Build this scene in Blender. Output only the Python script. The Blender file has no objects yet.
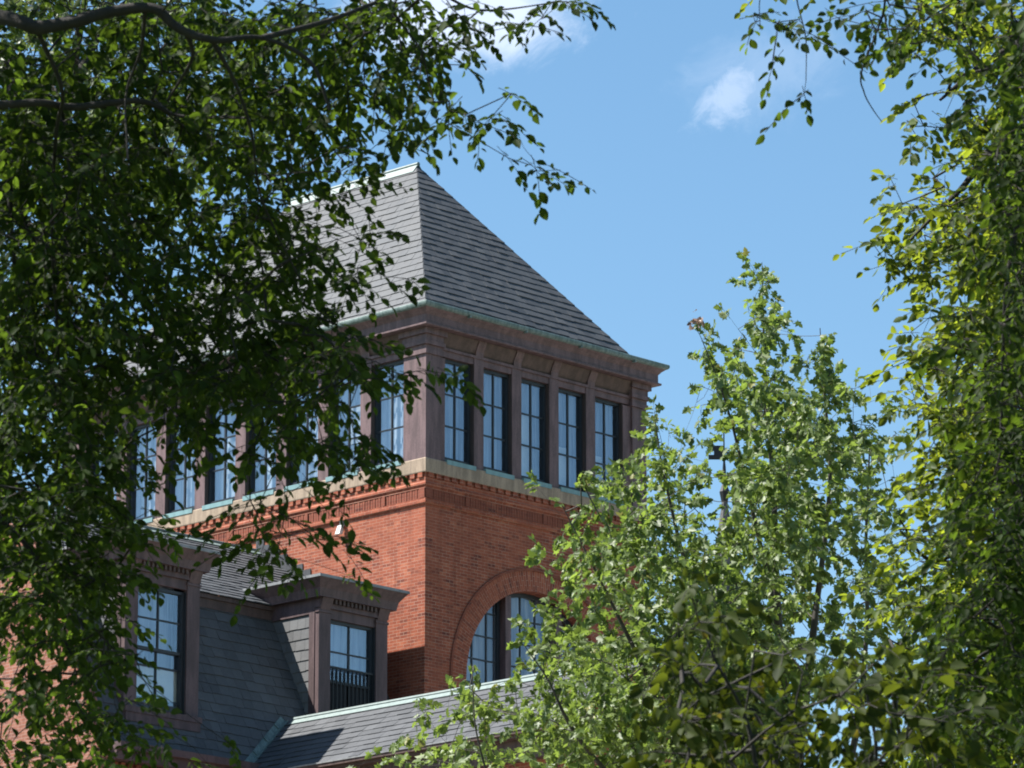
import bpy, bmesh, math, random
import numpy as np
from mathutils import Vector, Matrix

random.seed(11)
RNG = np.random.default_rng(23)
SC = bpy.context.scene
COL = SC.collection
R = math.radians

# ------------------------------------------------------------------ camera
F = 4700.0                       # focal length in pixels of a 1024 px wide picture
PIT, YAW = R(14.4), R(44.0)
Z0 = 24.76                       # height of the tower's stone band above the ground
CAM = np.array([-68.73, -68.93, 1.70])
fh = np.array([math.cos(YAW), math.sin(YAW), 0.0])
RT = np.array([math.sin(YAW), -math.cos(YAW), 0.0])
FW = fh * math.cos(PIT) + np.array([0, 0, math.sin(PIT)])
UPV = -fh * math.sin(PIT) + np.array([0, 0, math.cos(PIT)])
cd = bpy.data.cameras.new("camera")
cam = bpy.data.objects.new("camera", cd)
COL.objects.link(cam)
cam.matrix_world = Matrix(((RT[0], UPV[0], -FW[0], CAM[0]), (RT[1], UPV[1], -FW[1], CAM[1]),
                           (RT[2], UPV[2], -FW[2], CAM[2]), (0, 0, 0, 1)))
cd.sensor_width = 36.0
cd.lens = F / 1024.0 * 36.0
cd.clip_start, cd.clip_end = 0.5, 20000
cd.dof.use_dof = True
cd.dof.focus_distance = 96.0
cd.dof.aperture_fstop = cd.lens / 10.0     # a 10 mm wide entrance pupil
SC.camera = cam
SC.cycles.filter_width = 1.9
SC.cycles.max_bounces = 8
SC.cycles.transparent_max_bounces = 16

# ------------------------------------------------------------------ sun, sky, exposure
SUN = np.array([-0.375, 0.43, 0.825]); SUN = SUN / np.linalg.norm(SUN)
EL = math.asin(SUN[2])
AZ = math.atan2(SUN[0], SUN[1])            # from +Y towards +X
SKY_STRENGTH, SUN_STRENGTH = 0.063, 4.8
sl = bpy.data.lights.new("sun", 'SUN')
sl.energy, sl.angle, sl.color = SUN_STRENGTH, R(0.53), (1.0, 0.96, 0.90)
so = bpy.data.objects.new("sun", sl)
COL.objects.link(so)
so.rotation_euler = Vector(SUN).to_track_quat('Z', 'Y').to_euler()
so.location = (-40, 40, 90)

W = bpy.data.worlds.new("World")
SC.world = W
W.use_nodes = True
nt = W.node_tree
nt.nodes.clear()
def N(tree, t, **k):
    n = tree.nodes.new(t)
    for a, b in k.items():
        setattr(n, a, b)
    return n
def mth(tree, op, a, b=None, clamp=False):
    n = N(tree, 'ShaderNodeMath', operation=op, use_clamp=clamp)
    for i, s in enumerate((a, b)):
        if s is None: continue
        if isinstance(s, (int, float)): n.inputs[i].default_value = s
        else: tree.links.new(s, n.inputs[i])
    return n.outputs[0]
def ramp(tree, val, lo, hi, olo=0.0, ohi=1.0, smooth=True):
    n = N(tree, 'ShaderNodeMapRange', interpolation_type='SMOOTHSTEP' if smooth else 'LINEAR')
    tree.links.new(val, n.inputs[0])
    n.inputs[1].default_value, n.inputs[2].default_value = lo, hi
    n.inputs[3].default_value, n.inputs[4].default_value = olo, ohi
    return n.outputs[0]
def mixc(tree, fac, a, b, blend='MIX'):
    n = N(tree, 'ShaderNodeMix', data_type='RGBA', blend_type=blend)
    for i, s in ((0, fac), (6, a), (7, b)):
        if isinstance(s, (int, float)): n.inputs[i].default_value = s
        elif isinstance(s, tuple): n.inputs[i].default_value = (*s[:3], 1)
        else: tree.links.new(s, n.inputs[i])
    return n.outputs[2]
sky = N(nt, 'ShaderNodeTexSky', sky_type='NISHITA')
sky.sun_disc = False
sky.sun_elevation, sky.sun_rotation = EL, AZ
sky.altitude, sky.air_density, sky.dust_density, sky.ozone_density = 0, 1.0, 0.30, 1.2
tc = N(nt, 'ShaderNodeTexCoord')
def ray(u, v):
    return FW + RT * (u - 512) / F - UPV * (v - 384) / F
def P(u, v, d):
    return CAM + ray(u, v) * d
def dotn(vec):
    n = N(nt, 'ShaderNodeVectorMath', operation='DOT_PRODUCT')
    nt.links.new(tc.outputs['Generated'], n.inputs[0])
    n.inputs[1].default_value = tuple(vec)
    return n.outputs['Value']
def cloud(direction, a, b, rot, scale, seed, gain):
    """A small cloud about a compass direction of the sky: an uneven noise patch that fades outwards."""
    c = direction / np.linalg.norm(direction)
    e1 = np.cross(c, (0, 0, 1)); e1 /= np.linalg.norm(e1)
    e2 = np.cross(e1, c)
    f1 = e1 * math.cos(rot) + e2 * math.sin(rot)
    f2 = -e1 * math.sin(rot) + e2 * math.cos(rot)
    x = mth(nt, 'DIVIDE', dotn(f1), a); y = mth(nt, 'DIVIDE', dotn(f2), b)
    rr = mth(nt, 'SQRT', mth(nt, 'ADD', mth(nt, 'MULTIPLY', x, x), mth(nt, 'MULTIPLY', y, y)))
    nz = N(nt, 'ShaderNodeTexNoise', noise_dimensions='4D')
    nz.inputs['Scale'].default_value, nz.inputs['Detail'].default_value = scale, 7
    nz.inputs['Roughness'].default_value = 0.66
    nz.inputs['Distortion'].default_value = 0.6
    nz.inputs['W'].default_value = seed
    nt.links.new(tc.outputs['Generated'], nz.inputs['Vector'])
    d = mth(nt, 'ADD', rr, mth(nt, 'MULTIPLY', mth(nt, 'SUBTRACT', nz.outputs['Fac'], 0.5), 2.6))
    front = mth(nt, 'GREATER_THAN', dotn(c), 0.0)
    return mth(nt, 'MULTIPLY', mth(nt, 'MULTIPLY', ramp(nt, d, 1.15, 0.1), gain), front)
c1 = cloud(ray(455, 10), 0.030, 0.014, 0.0, 46, 3.1, 0.62)
c2 = cloud(ray(728, 95), 0.0095, 0.0058, 0.75, 150, 7.7, 0.30)
c3 = cloud(ray(770, 70), 0.020, 0.012, 0.3, 70, 1.9, 0.12)
c4 = cloud(ray(-500, 300), 0.10, 0.03, 0.1, 14, 5.0, 0.8)
cl = mth(nt, 'MAXIMUM', mth(nt, 'MAXIMUM', c1, c2), mth(nt, 'MAXIMUM', c3, c4))
hs = N(nt, 'ShaderNodeHueSaturation')
hs.inputs['Saturation'].default_value, hs.inputs['Value'].default_value = 1.16, 1.0
hs.inputs['Hue'].default_value = 0.492
nt.links.new(sky.outputs[0], hs.inputs['Color'])
skyc = mixc(nt, cl, hs.outputs[0], (7.0, 7.5, 8.6))
bg = N(nt, 'ShaderNodeBackground')
bg.inputs['Strength'].default_value = SKY_STRENGTH
nt.links.new(skyc, bg.inputs['Color'])
wo = N(nt, 'ShaderNodeOutputWorld')
nt.links.new(bg.outputs[0], wo.inputs['Surface'])
vs = SC.view_settings
vs.view_transform, vs.look, vs.exposure, vs.gamma = 'Standard', 'None', 1.5, 1.0
vs.use_curve_mapping = False

# ------------------------------------------------------------------ materials
def mat(name):
    m = bpy.data.materials.new(name)
    m.use_nodes = True
    t = m.node_tree
    return m, t, t.nodes['Principled BSDF']
def noise(t, vec, scale, detail=4, rough=0.5):
    n = N(t, 'ShaderNodeTexNoise')
    n.inputs['Scale'].default_value, n.inputs['Detail'].default_value = scale, detail
    n.inputs['Roughness'].default_value = rough
    if vec is not None: t.links.new(vec, n.inputs['Vector'])
    return n.outputs['Fac']
def objco(t, stretch=None):
    c = N(t, 'ShaderNodeTexCoord').outputs['Object']
    if stretch:
        m = N(t, 'ShaderNodeMapping'); m.inputs['Scale'].default_value = stretch
        t.links.new(c, m.inputs[0]); return m.outputs[0]
    return c
def bump(t, b, h, strength, dist=0.01):
    n = N(t, 'ShaderNodeBump')
    n.inputs['Strength'].default_value, n.inputs['Distance'].default_value = strength, dist
    t.links.new(h, n.inputs['Height']); t.links.new(n.outputs[0], b.inputs['Normal'])
def paint(name, c, rough=0.5, var=0.18, streak=True, spec=0.35):
    m, t, b = mat(name)
    f = noise(t, objco(t, (3, 3, .5) if streak else None), 2.3, 6, 0.6)
    f2 = noise(t, objco(t), 30, 3)
    f = mth(t, 'ADD', mth(t, 'MULTIPLY', f, 0.75), mth(t, 'MULTIPLY', f2, 0.25))
    lo = tuple(x * (1 - var) for x in c); hi = tuple(min(1, x * (1 + var)) for x in c)
    t.links.new(mixc(t, ramp(t, f, .35, .65), lo, hi), b.inputs['Base Color'])
    b.inputs['Roughness'].default_value = rough
    b.inputs['Specular IOR Level'].default_value = spec
    bump(t, b, f2, 0.12, 0.004)
    return m
def brick(name, c1, c2, mortar):
    m, t, b = mat(name)
    uv = N(t, 'ShaderNodeUVMap').outputs[0]
    bt = N(t, 'ShaderNodeTexBrick')
    bt.offset, bt.squash = 0.5, 1.0
    bt.inputs['Scale'].default_value = 1.0
    bt.inputs['Brick Width'].default_value, bt.inputs['Row Height'].default_value = 0.212, 0.0677
    bt.inputs['Mortar Size'].default_value, bt.inputs['Mortar Smooth'].default_value = 0.0055, 0.2
    bt.inputs['Bias'].default_value = 0.0
    bt.inputs['Color1'].default_value, bt.inputs['Color2'].default_value = (*c1, 1), (*c2, 1)
    bt.inputs['Mortar'].default_value = (*mortar, 1)
    t.links.new(uv, bt.inputs['Vector'])
    n1 = noise(t, uv, 0.9, 5, 0.6); n2 = noise(t, uv, 9, 3)
    n3m = N(t, 'ShaderNodeMapping'); n3m.inputs['Scale'].default_value = (2.2, 9.0, 1)
    t.links.new(uv, n3m.inputs[0])
    n3 = noise(t, n3m.outputs[0], 1.0, 2)
    col = mixc(t, ramp(t, n3, .56, .72, 0, .55), bt.outputs['Color'], (c2[0] * .62, c2[1] * .72, c2[2] * .9))
    sp = N(t, 'ShaderNodeSeparateXYZ'); t.links.new(uv, sp.inputs[0])
    row = mth(t, 'FLOOR', mth(t, 'DIVIDE', sp.outputs[1], 0.0677))
    cx_ = mth(t, 'FLOOR', mth(t, 'ADD', mth(t, 'DIVIDE', sp.outputs[0], 0.212), mth(t, 'MULTIPLY', mth(t, 'FLOORED_MODULO', row, 2.0), 0.5)))
    cmb = N(t, 'ShaderNodeCombineXYZ'); t.links.new(cx_, cmb.inputs[0]); t.links.new(row, cmb.inputs[1])
    wn_ = N(t, 'ShaderNodeTexWhiteNoise', noise_dimensions='2D'); t.links.new(cmb.outputs[0], wn_.inputs['Vector'])
    inb = mth(t, 'SUBTRACT', 1.0, bt.outputs['Fac'])
    col = mixc(t, mth(t, 'MULTIPLY', ramp(t, wn_.outputs['Value'], .80, .97, 0, .8), inb), col, (c2[0] * .42, c2[1] * .55, c2[2] * .8))
    col = mixc(t, mth(t, 'MULTIPLY', ramp(t, wn_.outputs['Value'], .22, .04, 0, .6), inb), col, (c1[0] * 1.25, c1[1] * 1.5, c1[2] * 1.5))
    stm = N(t, 'ShaderNodeMapping'); stm.inputs['Scale'].default_value = (2.4, .22, 1)
    t.links.new(uv, stm.inputs[0])
    n4 = noise(t, stm.outputs[0], 1.3, 5, .65)
    col = mixc(t, ramp(t, n4, .50, .72, 0, .42), col, tuple(x * .55 for x in c2))
    col = mixc(t, ramp(t, n1, .38, .66, 0, .45), col, tuple(x * .60 for x in c1))
    n5 = noise(t, uv, .45, 3, .5)
    col = mixc(t, ramp(t, n5, .5, .7, 0, .25), col, (c1[0] * 1.15, c1[1] * 1.3, c1[2] * 1.45))
    col = mixc(t, ramp(t, n2, .3, .75, 0, .25), col, tuple(min(1, x * 1.25) for x in c1))
    t.links.new(col, b.inputs['Base Color'])
    b.inputs['Roughness'].default_value = 0.85
    b.inputs['Specular IOR Level'].default_value = 0.15
    bump(t, b, bt.outputs['Fac'], -0.5, 0.006)
    return m
def tone(t):
    a = N(t, 'ShaderNodeAttribute', attribute_name='tone', attribute_type='GEOMETRY')
    return a.outputs['Fac']
def slate(name, lo, hi, rough):
    m, t, b = mat(name)
    tn = tone(t)
    f = noise(t, objco(t), 1.1, 5, 0.6); g = noise(t, objco(t), 14, 4, .6)
    base = mixc(t, tn, lo, hi)
    base = mixc(t, ramp(t, f, .4, .75, 0, .4), base, tuple(x * .8 for x in lo))
    base = mixc(t, ramp(t, g, .45, .8, 0, .35), base, tuple(x * 1.3 for x in hi))
    t.links.new(base, b.inputs['Base Color'])
    r_ = mth(t, 'ADD', mth(t, 'MULTIPLY', tn, 0.15), rough)
    t.links.new(r_, b.inputs['Roughness'])
    b.inputs['Specular IOR Level'].default_value = 0.3
    bump(t, b, g, 0.25, 0.004)
    return m
M = {}
M['brick'] = brick('red_brick', (.310, .092, .051), (.198, .054, .033), (.34, .23, .175))
M['brick_far'] = brick('pale_red_brick', (.30, .125, .085), (.23, .09, .06), (.34, .25, .21))
M['brick_dark'] = brick('dark_red_brick', (.235, .072, .044), (.175, .052, .034), (.20, .11, .08))
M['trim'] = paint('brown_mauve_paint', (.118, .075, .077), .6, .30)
M['trim_shaded'] = paint('brown_mauve_paint_shaded', (.084, .054, .055), .6, .30)  # darker copy of the trim paint: shading of the house front in the colour
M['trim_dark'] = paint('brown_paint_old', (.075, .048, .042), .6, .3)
M['stone'] = paint('buff_sandstone', (.285, .218, .160), .85, .25)
M['sash'] = paint('dark_sash_paint', (.022, .026, .032), .4, .1, False)
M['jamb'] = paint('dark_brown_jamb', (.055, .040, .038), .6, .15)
M['iron'] = paint('black_iron', (.012, .013, .015), .45, .1, False)
M['slate_tower'] = slate('grey_slate', (.044, .048, .054), (.076, .081, .089), .62)
M['slate_house'] = slate('blue_grey_slate', (.053, .053, .055), (.094, .094, .097), .55)
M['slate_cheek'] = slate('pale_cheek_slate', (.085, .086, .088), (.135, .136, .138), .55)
M['slate_wing'] = slate('weathered_slate', (.040, .043, .048), (.070, .074, .081), .55)
def copper(name, c, c2):
    m, t, b = mat(name)
    f = noise(t, objco(t, (6, 6, 1)), 2.2, 6, .65)
    g = noise(t, objco(t), 4, 4, .6)
    col = mixc(t, ramp(t, f, .38, .62), c, c2)
    col = mixc(t, ramp(t, g, .58, .75, 0, .5), col, tuple(x * .5 for x in c))
    t.links.new(col, b.inputs['Base Color'])
    b.inputs['Roughness'].default_value = .6
    return m
M['copper'] = copper('verdigris_copper', (.075, .115, .105), (.145, .195, .185))
M['ridge'] = copper('pale_verdigris', (.115, .158, .150), (.150, .195, .187))
M['sillpaint'] = paint('pale_teal_sill', (.16, .27, .28), .5, .12)
M['lead'] = paint('grey_lead', (.20, .205, .21), .5, .2)
M['white'] = paint('white_enamel', (.55, .55, .54), .35, .05, False)
M['blind'] = paint('roller_blind', (.50, .47, .38), .9, .06, False)
M['dark'] = paint('dark_room', (.02, .022, .026), .9, .1, False)
def curtain(name='blue_grey_curtain', lo=(.13, .16, .21), hi=(.34, .37, .42)):
    m, t, b = mat(name)
    f = noise(t, objco(t, (1, 1, .06)), 7, 3, .6)
    t.links.new(mixc(t, ramp(t, f, .35, .65), lo, hi), b.inputs['Base Color'])
    b.inputs['Roughness'].default_value = .9
    return m
M['curtain'] = curtain()
M['curtain_sunlit'] = curtain('sunlit_face_curtain', (.34, .36, .38), (.60, .62, .63))  # paler curtain copy for the left face: sunlight put into the colour
def glass(name, refl, tint):
    m = bpy.data.materials.new(name); m.use_nodes = True
    t = m.node_tree; t.nodes.clear()
    g = N(t, 'ShaderNodeBsdfGlossy'); g.inputs['Roughness'].default_value = .015
    g.inputs['Color'].default_value = (.86, .92, 1.0, 1)
    n = noise(t, objco(t), 1.6, 2)
    bp_ = N(t, 'ShaderNodeBump'); bp_.inputs['Strength'].default_value = .22; bp_.inputs['Distance'].default_value = .02
    t.links.new(n, bp_.inputs['Height']); t.links.new(bp_.outputs[0], g.inputs['Normal'])
    tr = N(t, 'ShaderNodeBsdfTransparent'); tr.inputs['Color'].default_value = (*tint, 1)
    lw = N(t, 'ShaderNodeLayerWeight'); lw.inputs['Blend'].default_value = .5
    f5 = mth(t, 'POWER', lw.outputs['Facing'], 4.0)
    fac = mth(t, 'ADD', mth(t, 'MULTIPLY', f5, .8), refl, True)
    mx = N(t, 'ShaderNodeMixShader')
    t.links.new(fac, mx.inputs[0]); t.links.new(tr.outputs[0], mx.inputs[1]); t.links.new(g.outputs[0], mx.inputs[2])
    o = N(t, 'ShaderNodeOutputMaterial'); t.links.new(mx.outputs[0], o.inputs['Surface'])
    return m
M['glass'] = glass('window_glass', .13, (.90, .94, .97))
def leafmat(name, dark, light, back, trans, rough=.45, tmix=.45, odd=None, gloss=.4):
    m, t, b = mat(name)
    tn = tone(t)
    col = mixc(t, tn, dark, light)
    if odd: col = mixc(t, ramp(t, tn, .955, .975), col, odd)
    geo = N(t, 'ShaderNodeNewGeometry')
    col = mixc(t, geo.outputs['Backfacing'], col, mixc(t, .55, col, back))
    t.links.new(col, b.inputs['Base Color'])
    b.inputs['Roughness'].default_value = rough
    b.inputs['Specular IOR Level'].default_value = gloss
    tl = N(t, 'ShaderNodeBsdfTranslucent')
    tcol = mixc(t, tn, tuple(x * .35 for x in trans), tuple(min(.6, x * 1.5) for x in trans))
    if odd: tcol = mixc(t, ramp(t, tn, .955, .975), tcol, odd)
    t.links.new(tcol, tl.inputs['Color'])
    mx = N(t, 'ShaderNodeMixShader'); mx.inputs[0].default_value = tmix
    t.links.new(b.outputs[0], mx.inputs[1]); t.links.new(tl.outputs[0], mx.inputs[2])
    t.links.new(mx.outputs[0], t.nodes['Material Output'].inputs['Surface'])
    return m
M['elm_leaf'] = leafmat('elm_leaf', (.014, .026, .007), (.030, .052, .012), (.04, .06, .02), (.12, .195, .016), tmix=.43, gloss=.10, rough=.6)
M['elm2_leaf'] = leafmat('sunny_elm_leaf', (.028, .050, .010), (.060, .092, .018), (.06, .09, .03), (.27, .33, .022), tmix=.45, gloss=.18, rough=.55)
M['maple_leaf'] = leafmat('maple_leaf', (.048, .088, .018), (.132, .180, .046), (.19, .235, .115), (.22, .31, .045), tmix=.40, odd=(.20, .20, .05), gloss=.38, rough=.5)
M['linden_leaf'] = leafmat('broad_leaf_shaded', (.018, .030, .006), (.045, .060, .010), (.035, .048, .014), (.10, .125, .010), tmix=.42, odd=(.16, .13, .012), gloss=.10, rough=.6)  # leaf colour darkened to stand for the shadow of neighbouring trees
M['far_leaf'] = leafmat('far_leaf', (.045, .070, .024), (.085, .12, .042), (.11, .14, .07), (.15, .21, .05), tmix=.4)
def bark(name, c):
    m, t, b = mat(name)
    f = noise(t, objco(t, (1, 1, .35)), 14, 6, .7)
    t.links.new(mixc(t, ramp(t, f, .3, .7), tuple(x * .5 for x in c), c), b.inputs['Base Color'])
    b.inputs['Roughness'].default_value = .9
    bump(t, b, f, .8, .02)
    return m
M['bark'] = bark('dark_bark', (.024, .020, .016))
M['bark_maple'] = bark('grey_bark', (.075, .066, .056))
def lawn():
    m, t, b = mat('lawn')
    f = noise(t, objco(t), .35, 6, .6); g = noise(t, objco(t), 12, 4)
    c = mixc(t, ramp(t, f, .35, .65), (.03, .05, .014), (.055, .075, .022))
    t.links.new(mixc(t, ramp(t, g, .4, .8, 0, .5), c, (.07, .085, .035)), b.inputs['Base Color'])
    b.inputs['Roughness'].default_value = .95
    bump(t, b, g, .5, .05)
    return m
M['lawn'] = lawn()

# ------------------------------------------------------------------ mesh helpers
class MB:
    def __init__(s):
        s.v, s.f, s.uv, s.tone, s.dz = [], [], [], [], Z0
    def poly(s, pts, uv=None, tone=0.5):
        n = len(s.v)
        pts = [np.asarray(p, float) for p in pts]
        s.v += pts; s.f.append(list(range(n, n + len(pts)))); s.tone.append(tone)
        if uv is None:
            nn = np.cross(pts[1] - pts[0], pts[2] - pts[0]); a = np.abs(nn)
            if a[0] >= a[1] and a[0] >= a[2]: uv = [(p[1], p[2]) for p in pts]
            elif a[1] >= a[2]: uv = [(p[0], p[2]) for p in pts]
            else: uv = [(p[0], p[1]) for p in pts]
        s.uv.append(uv)
    def hexa(s, p, tone=0.5):
        """p: 8 corners, 0-3 the lower ring counter-clockwise, 4-7 the upper one."""
        for q in ((0, 3, 2, 1), (4, 5, 6, 7), (0, 1, 5, 4), (1, 2, 6, 5), (2, 3, 7, 6), (3, 0, 4, 7)):
            s.poly([p[i] for i in q], None, tone)
    def box(s, x0, x1, y0, y1, z0, z1, tone=0.5):
        s.hexa([(x0, y0, z0), (x1, y0, z0), (x1, y1, z0), (x0, y1, z0), (x0, y0, z1), (x1, y0, z1), (x1, y1, z1), (x0, y1, z1)], tone)
    def prism(s, prof, a, b, axis):
        """A profile of (outward, height) pairs run along an axis; axis 'x': outward is -y, axis 'y': outward is -x."""
        def pt(o, z, t):
            return (t, o, z) if axis == 'x' else (o, t, z)
        n = len(prof)
        for i in range(n):
            p, q = prof[i], prof[(i + 1) % n]
            s.poly([pt(*p, a), pt(*p, b), pt(*q, b), pt(*q, a)])
        s.poly([pt(*p, a) for p in prof]); s.poly([pt(*p, b) for p in prof][::-1])
    def comb(s, steps, base, z0, z1, axis):
        """A toothed strip along a wall: steps = (start, end, projection) runs that follow one another."""
        def pt(o, z, t): return (t, -o, z) if axis == 'x' else (-o, t, z)
        last = base
        for a, b, pr in steps:
            if abs(pr - last) > 1e-6: s.poly([pt(last, z0, a), pt(pr, z0, a), pt(pr, z1, a), pt(last, z1, a)])
            s.poly([pt(pr, z0, a), pt(pr, z0, b), pt(pr, z1, b), pt(pr, z1, a)])
            s.poly([pt(base - .01, z0, a), pt(base - .01, z0, b), pt(pr, z0, b), pt(pr, z0, a)])
            s.poly([pt(base - .01, z1, a), pt(base - .01, z1, b), pt(pr, z1, b), pt(pr, z1, a)])
            last = pr
    def sweep(s, prof, path, closed=True):
        """prof: (outward offset, z) open profile; path: plan rectangle corners x0,x1,y0,y1 swept with mitred corners."""
        x0, x1, y0, y1 = path
        rings = []
        for o, z in prof:
            rings.append([(x0 - o, y0 - o, z), (x1 + o, y0 - o, z), (x1 + o, y1 + o, z), (x0 - o, y1 + o, z)])
        for i in range(len(prof) - 1):
            for k in range(4):
                j = (k + 1) % 4
                s.poly([rings[i][k], rings[i][j], rings[i + 1][j], rings[i + 1][k]])
    def build(s, name, m, parent=None, smooth=False, thing=None, weld=False):
        me = bpy.data.meshes.new(name)
        off = np.array([0, 0, s.dz]) - (np.array(thing.location) if thing is not None else 0)
        v = np.array(s.v) + off
        me.from_pydata(v.tolist(), [], s.f)
        uvl = me.uv_layers.new(name='UVMap')
        flat = np.array([c for f in s.uv for c in f], dtype=np.float32).ravel()
        uvl.data.foreach_set('uv', flat)
        at = me.attributes.new('tone', 'FLOAT', 'FACE')
        at.data.foreach_set('value', np.array(s.tone, dtype=np.float32))
        me.materials.append(m)
        if weld:
            bm = bmesh.new(); bm.from_mesh(me); bmesh.ops.remove_doubles(bm, verts=bm.verts, dist=2e-4); bm.to_mesh(me); bm.free()
        if smooth:
            me.polygons.foreach_set('use_smooth', [True] * len(me.polygons))
        me.update()
        o = bpy.data.objects.new(name, me)
        COL.objects.link(o)
        if parent is not None: o.parent = parent
        return o
def thing(name, label, cat, loc=(0, 0, 0), group=None):
    o = bpy.data.objects.new(name, None)
    o.empty_display_size = .5
    COL.objects.link(o)
    o.location = loc
    o['label'], o['category'] = label, cat
    if group: o['group'] = group
    return o

def slates(mb, O, U, S, rng, smax, exp=0.23, wid=0.26, lift=0.020, jit=1.0):
    """Courses of separate slates. O eave origin, U along the eave, S up the slope; rng(s) -> (u0,u1) of the slope at height s."""
    O, U, S = (np.asarray(a, float) for a in (O, U, S))
    U = U / np.linalg.norm(U); S = S / np.linalg.norm(S); Nn = np.cross(U, S)
    if Nn[2] < 0: Nn = -Nn
    k = 0
    s0 = 0.0
    while s0 < smax - .02:
        s1 = min(s0 + exp, smax)
        a0, b0 = rng(s0); a1, b1 = rng(s1)
        lo, hi = min(a0, a1), max(b0, b1)
        u = lo - random.random() * wid * .3 - (wid * .5 if k % 2 else 0)
        while u < hi:
            w = wid * random.uniform(.82, 1.18)
            ua, ub = u + .002, u + w - .003
            u += w
            sb = s0 + random.uniform(-.012, .012) * jit - (random.uniform(.01, .035) if random.random() < .03 else 0)
            h = lift * random.uniform(.7, 1.35)
            q = []
            for (uu, ss, hh) in ((ua, sb, h), (ub, sb, h), (ub, s1 + .02, .005), (ua, s1 + .02, .005)):
                r0, r1 = rng(min(max(ss, 0), smax))
                q.append((min(max(uu, r0), r1), ss, hh))
            if q[1][0] - q[0][0] < .01 and q[2][0] - q[3][0] < .01: continue
            tp = [O + U * x + S * y + Nn * z for x, y, z in q]
            bt_ = [O + U * x + S * y for x, y, z in q[:2]]
            tn = min(1, max(0, random.gauss(.45, .21)))
            mb.poly(tp, None, tn)
            mb.poly([bt_[0], bt_[1], tp[1], tp[0]], None, tn * .6)
            mb.poly([bt_[0], tp[0], tp[3]], None, tn); mb.poly([bt_[1], tp[2], tp[1]], None, tn)
        s0 += exp; k += 1

# ------------------------------------------------------------------ ground
g = MB(); g.dz = 0
g.poly([(-3000, -3000, 0), (3000, -3000, 0), (3000, 3000, 0), (-3000, 3000, 0)])
go = g.build('ground', M['lawn']); go['kind'] = 'structure'

pv = MB(); pv.dz = 0
pv.poly([(-34, -46, .004), (60, -46, .004), (60, 40, .004), (-34, 40, .004)])  # unseen pale sheet, added to bounce sunlight up onto the shaded faces
M['bounce_pale'] = paint('pale_bounce_sheet', (.29, .255, .235), .9, .15, False)
po = pv.build('bounce_sheet', M['bounce_pale']); po['kind'] = 'structure'

# ------------------------------------------------------------------ the brick tower
TW, TL = 6.88, 11.62
tower = thing('brick_tower', 'square red brick tower with a glazed top storey and steep slate hip roof', 'tower', (TW / 2, TL / 2, 0))
def tp(mb, name, m, parent=None, smooth=False, weld=False):
    return mb.build(name, m, parent or tower, smooth, tower, weld)
CX, SPR, RI, RO = 3.45, -4.30, 2.20, 2.66
ZB, ZT = -Z0, -0.10
w = MB()
w.poly([(0, 0, ZB), (0, 0, ZT), (0, TL, ZT), (0, TL, ZB)])
w.poly([(TW, 0, ZB), (TW, TL, ZB), (TW, TL, ZT), (TW, 0, ZT)])
w.poly([(0, TL, ZB), (0, TL, ZT), (TW, TL, ZT), (TW, TL, ZB)])
w.poly([(0, 0, ZB), (CX - RO, 0, ZB), (CX - RO, 0, ZT), (0, 0, ZT)])
w.poly([(CX + RO, 0, ZB), (TW, 0, ZB), (TW, 0, ZT), (CX + RO, 0, ZT)])
for sgn in (-1, 1):
    a, b = sorted((CX + sgn * RO, CX + sgn * RI))
    w.poly([(a, 0, ZB), (b, 0, ZB), (b, 0, SPR), (a, 0, SPR)])
    xj = CX + sgn * RI
    w.poly([(xj, 0, -6.9), (xj, .5, -6.9), (xj, .5, SPR), (xj, 0, SPR)])
w.poly([(CX - RI, 0, ZB), (CX + RI, 0, ZB), (CX + RI, 0, -6.9), (CX - RI, 0, -6.9)])
NA = 48
arc = [(math.cos(math.pi * i / NA), math.sin(math.pi * i / NA)) for i in range(NA + 1)]
for i in range(NA):
    (c0, s0), (c1_, s1) = arc[i], arc[i + 1]
    w.poly([(CX + RO * c1_, 0, SPR + RO * s1), (CX + RO * c0, 0, SPR + RO * s0), (CX + RO * c0, 0, ZT), (CX + RO * c1_, 0, ZT)])
wall = tp(w, 'wall', M['brick'])
# arch ring of radial bricks, its soffit and the thin projecting rim
ring, rim = MB(), MB()
for i in range(NA):
    (c0, s0), (c1_, s1) = arc[i], arc[i + 1]
    t0, t1 = math.pi * i / NA * 2.4, math.pi * (i + 1) / NA * 2.4
    def A(r, c, s_, y): return (CX + r * c, y, SPR + r * s_)
    ring.poly([A(RI, c0, s0, -.004), A(RO, c0, s0, -.004), A(RO, c1_, s1, -.004), A(RI, c1_, s1, -.004)], [(RI, t0), (RO, t0), (RO, t1), (RI, t1)])
    ring.poly([A(RI, c0, s0, -.004), A(RI, c1_, s1, -.004), A(RI, c1_, s1, .5), A(RI, c0, s0, .5)], [(0, t0), (0, t1), (.5, t1), (.5, t0)])
    p = [A(r, c, s_, y) for r, y in ((RO - .01, -.035), (RO + .045, -.035), (RO + .045, .0), (RO - .01, .0)) for c, s_ in ((c0, s0),)]
    q = [A(r, c, s_, y) for r, y in ((RO - .01, -.035), (RO + .045, -.035), (RO + .045, .0), (RO - .01, .0)) for c, s_ in ((c1_, s1),)]
    for k in range(4):
        j = (k + 1) % 4
        rim.poly([p[k], p[j], q[j], q[k]])
for sgn in (-1, 1):
    a, b = sorted((CX + sgn * (RO - .01), CX + sgn * (RO + .045)))
    rim.box(a, b, -.035, -.001, -6.9, SPR)
arch = tp(ring, 'arch', M['brick'])
tp(rim, 'rim', M['brick_dark'], arch)
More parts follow.
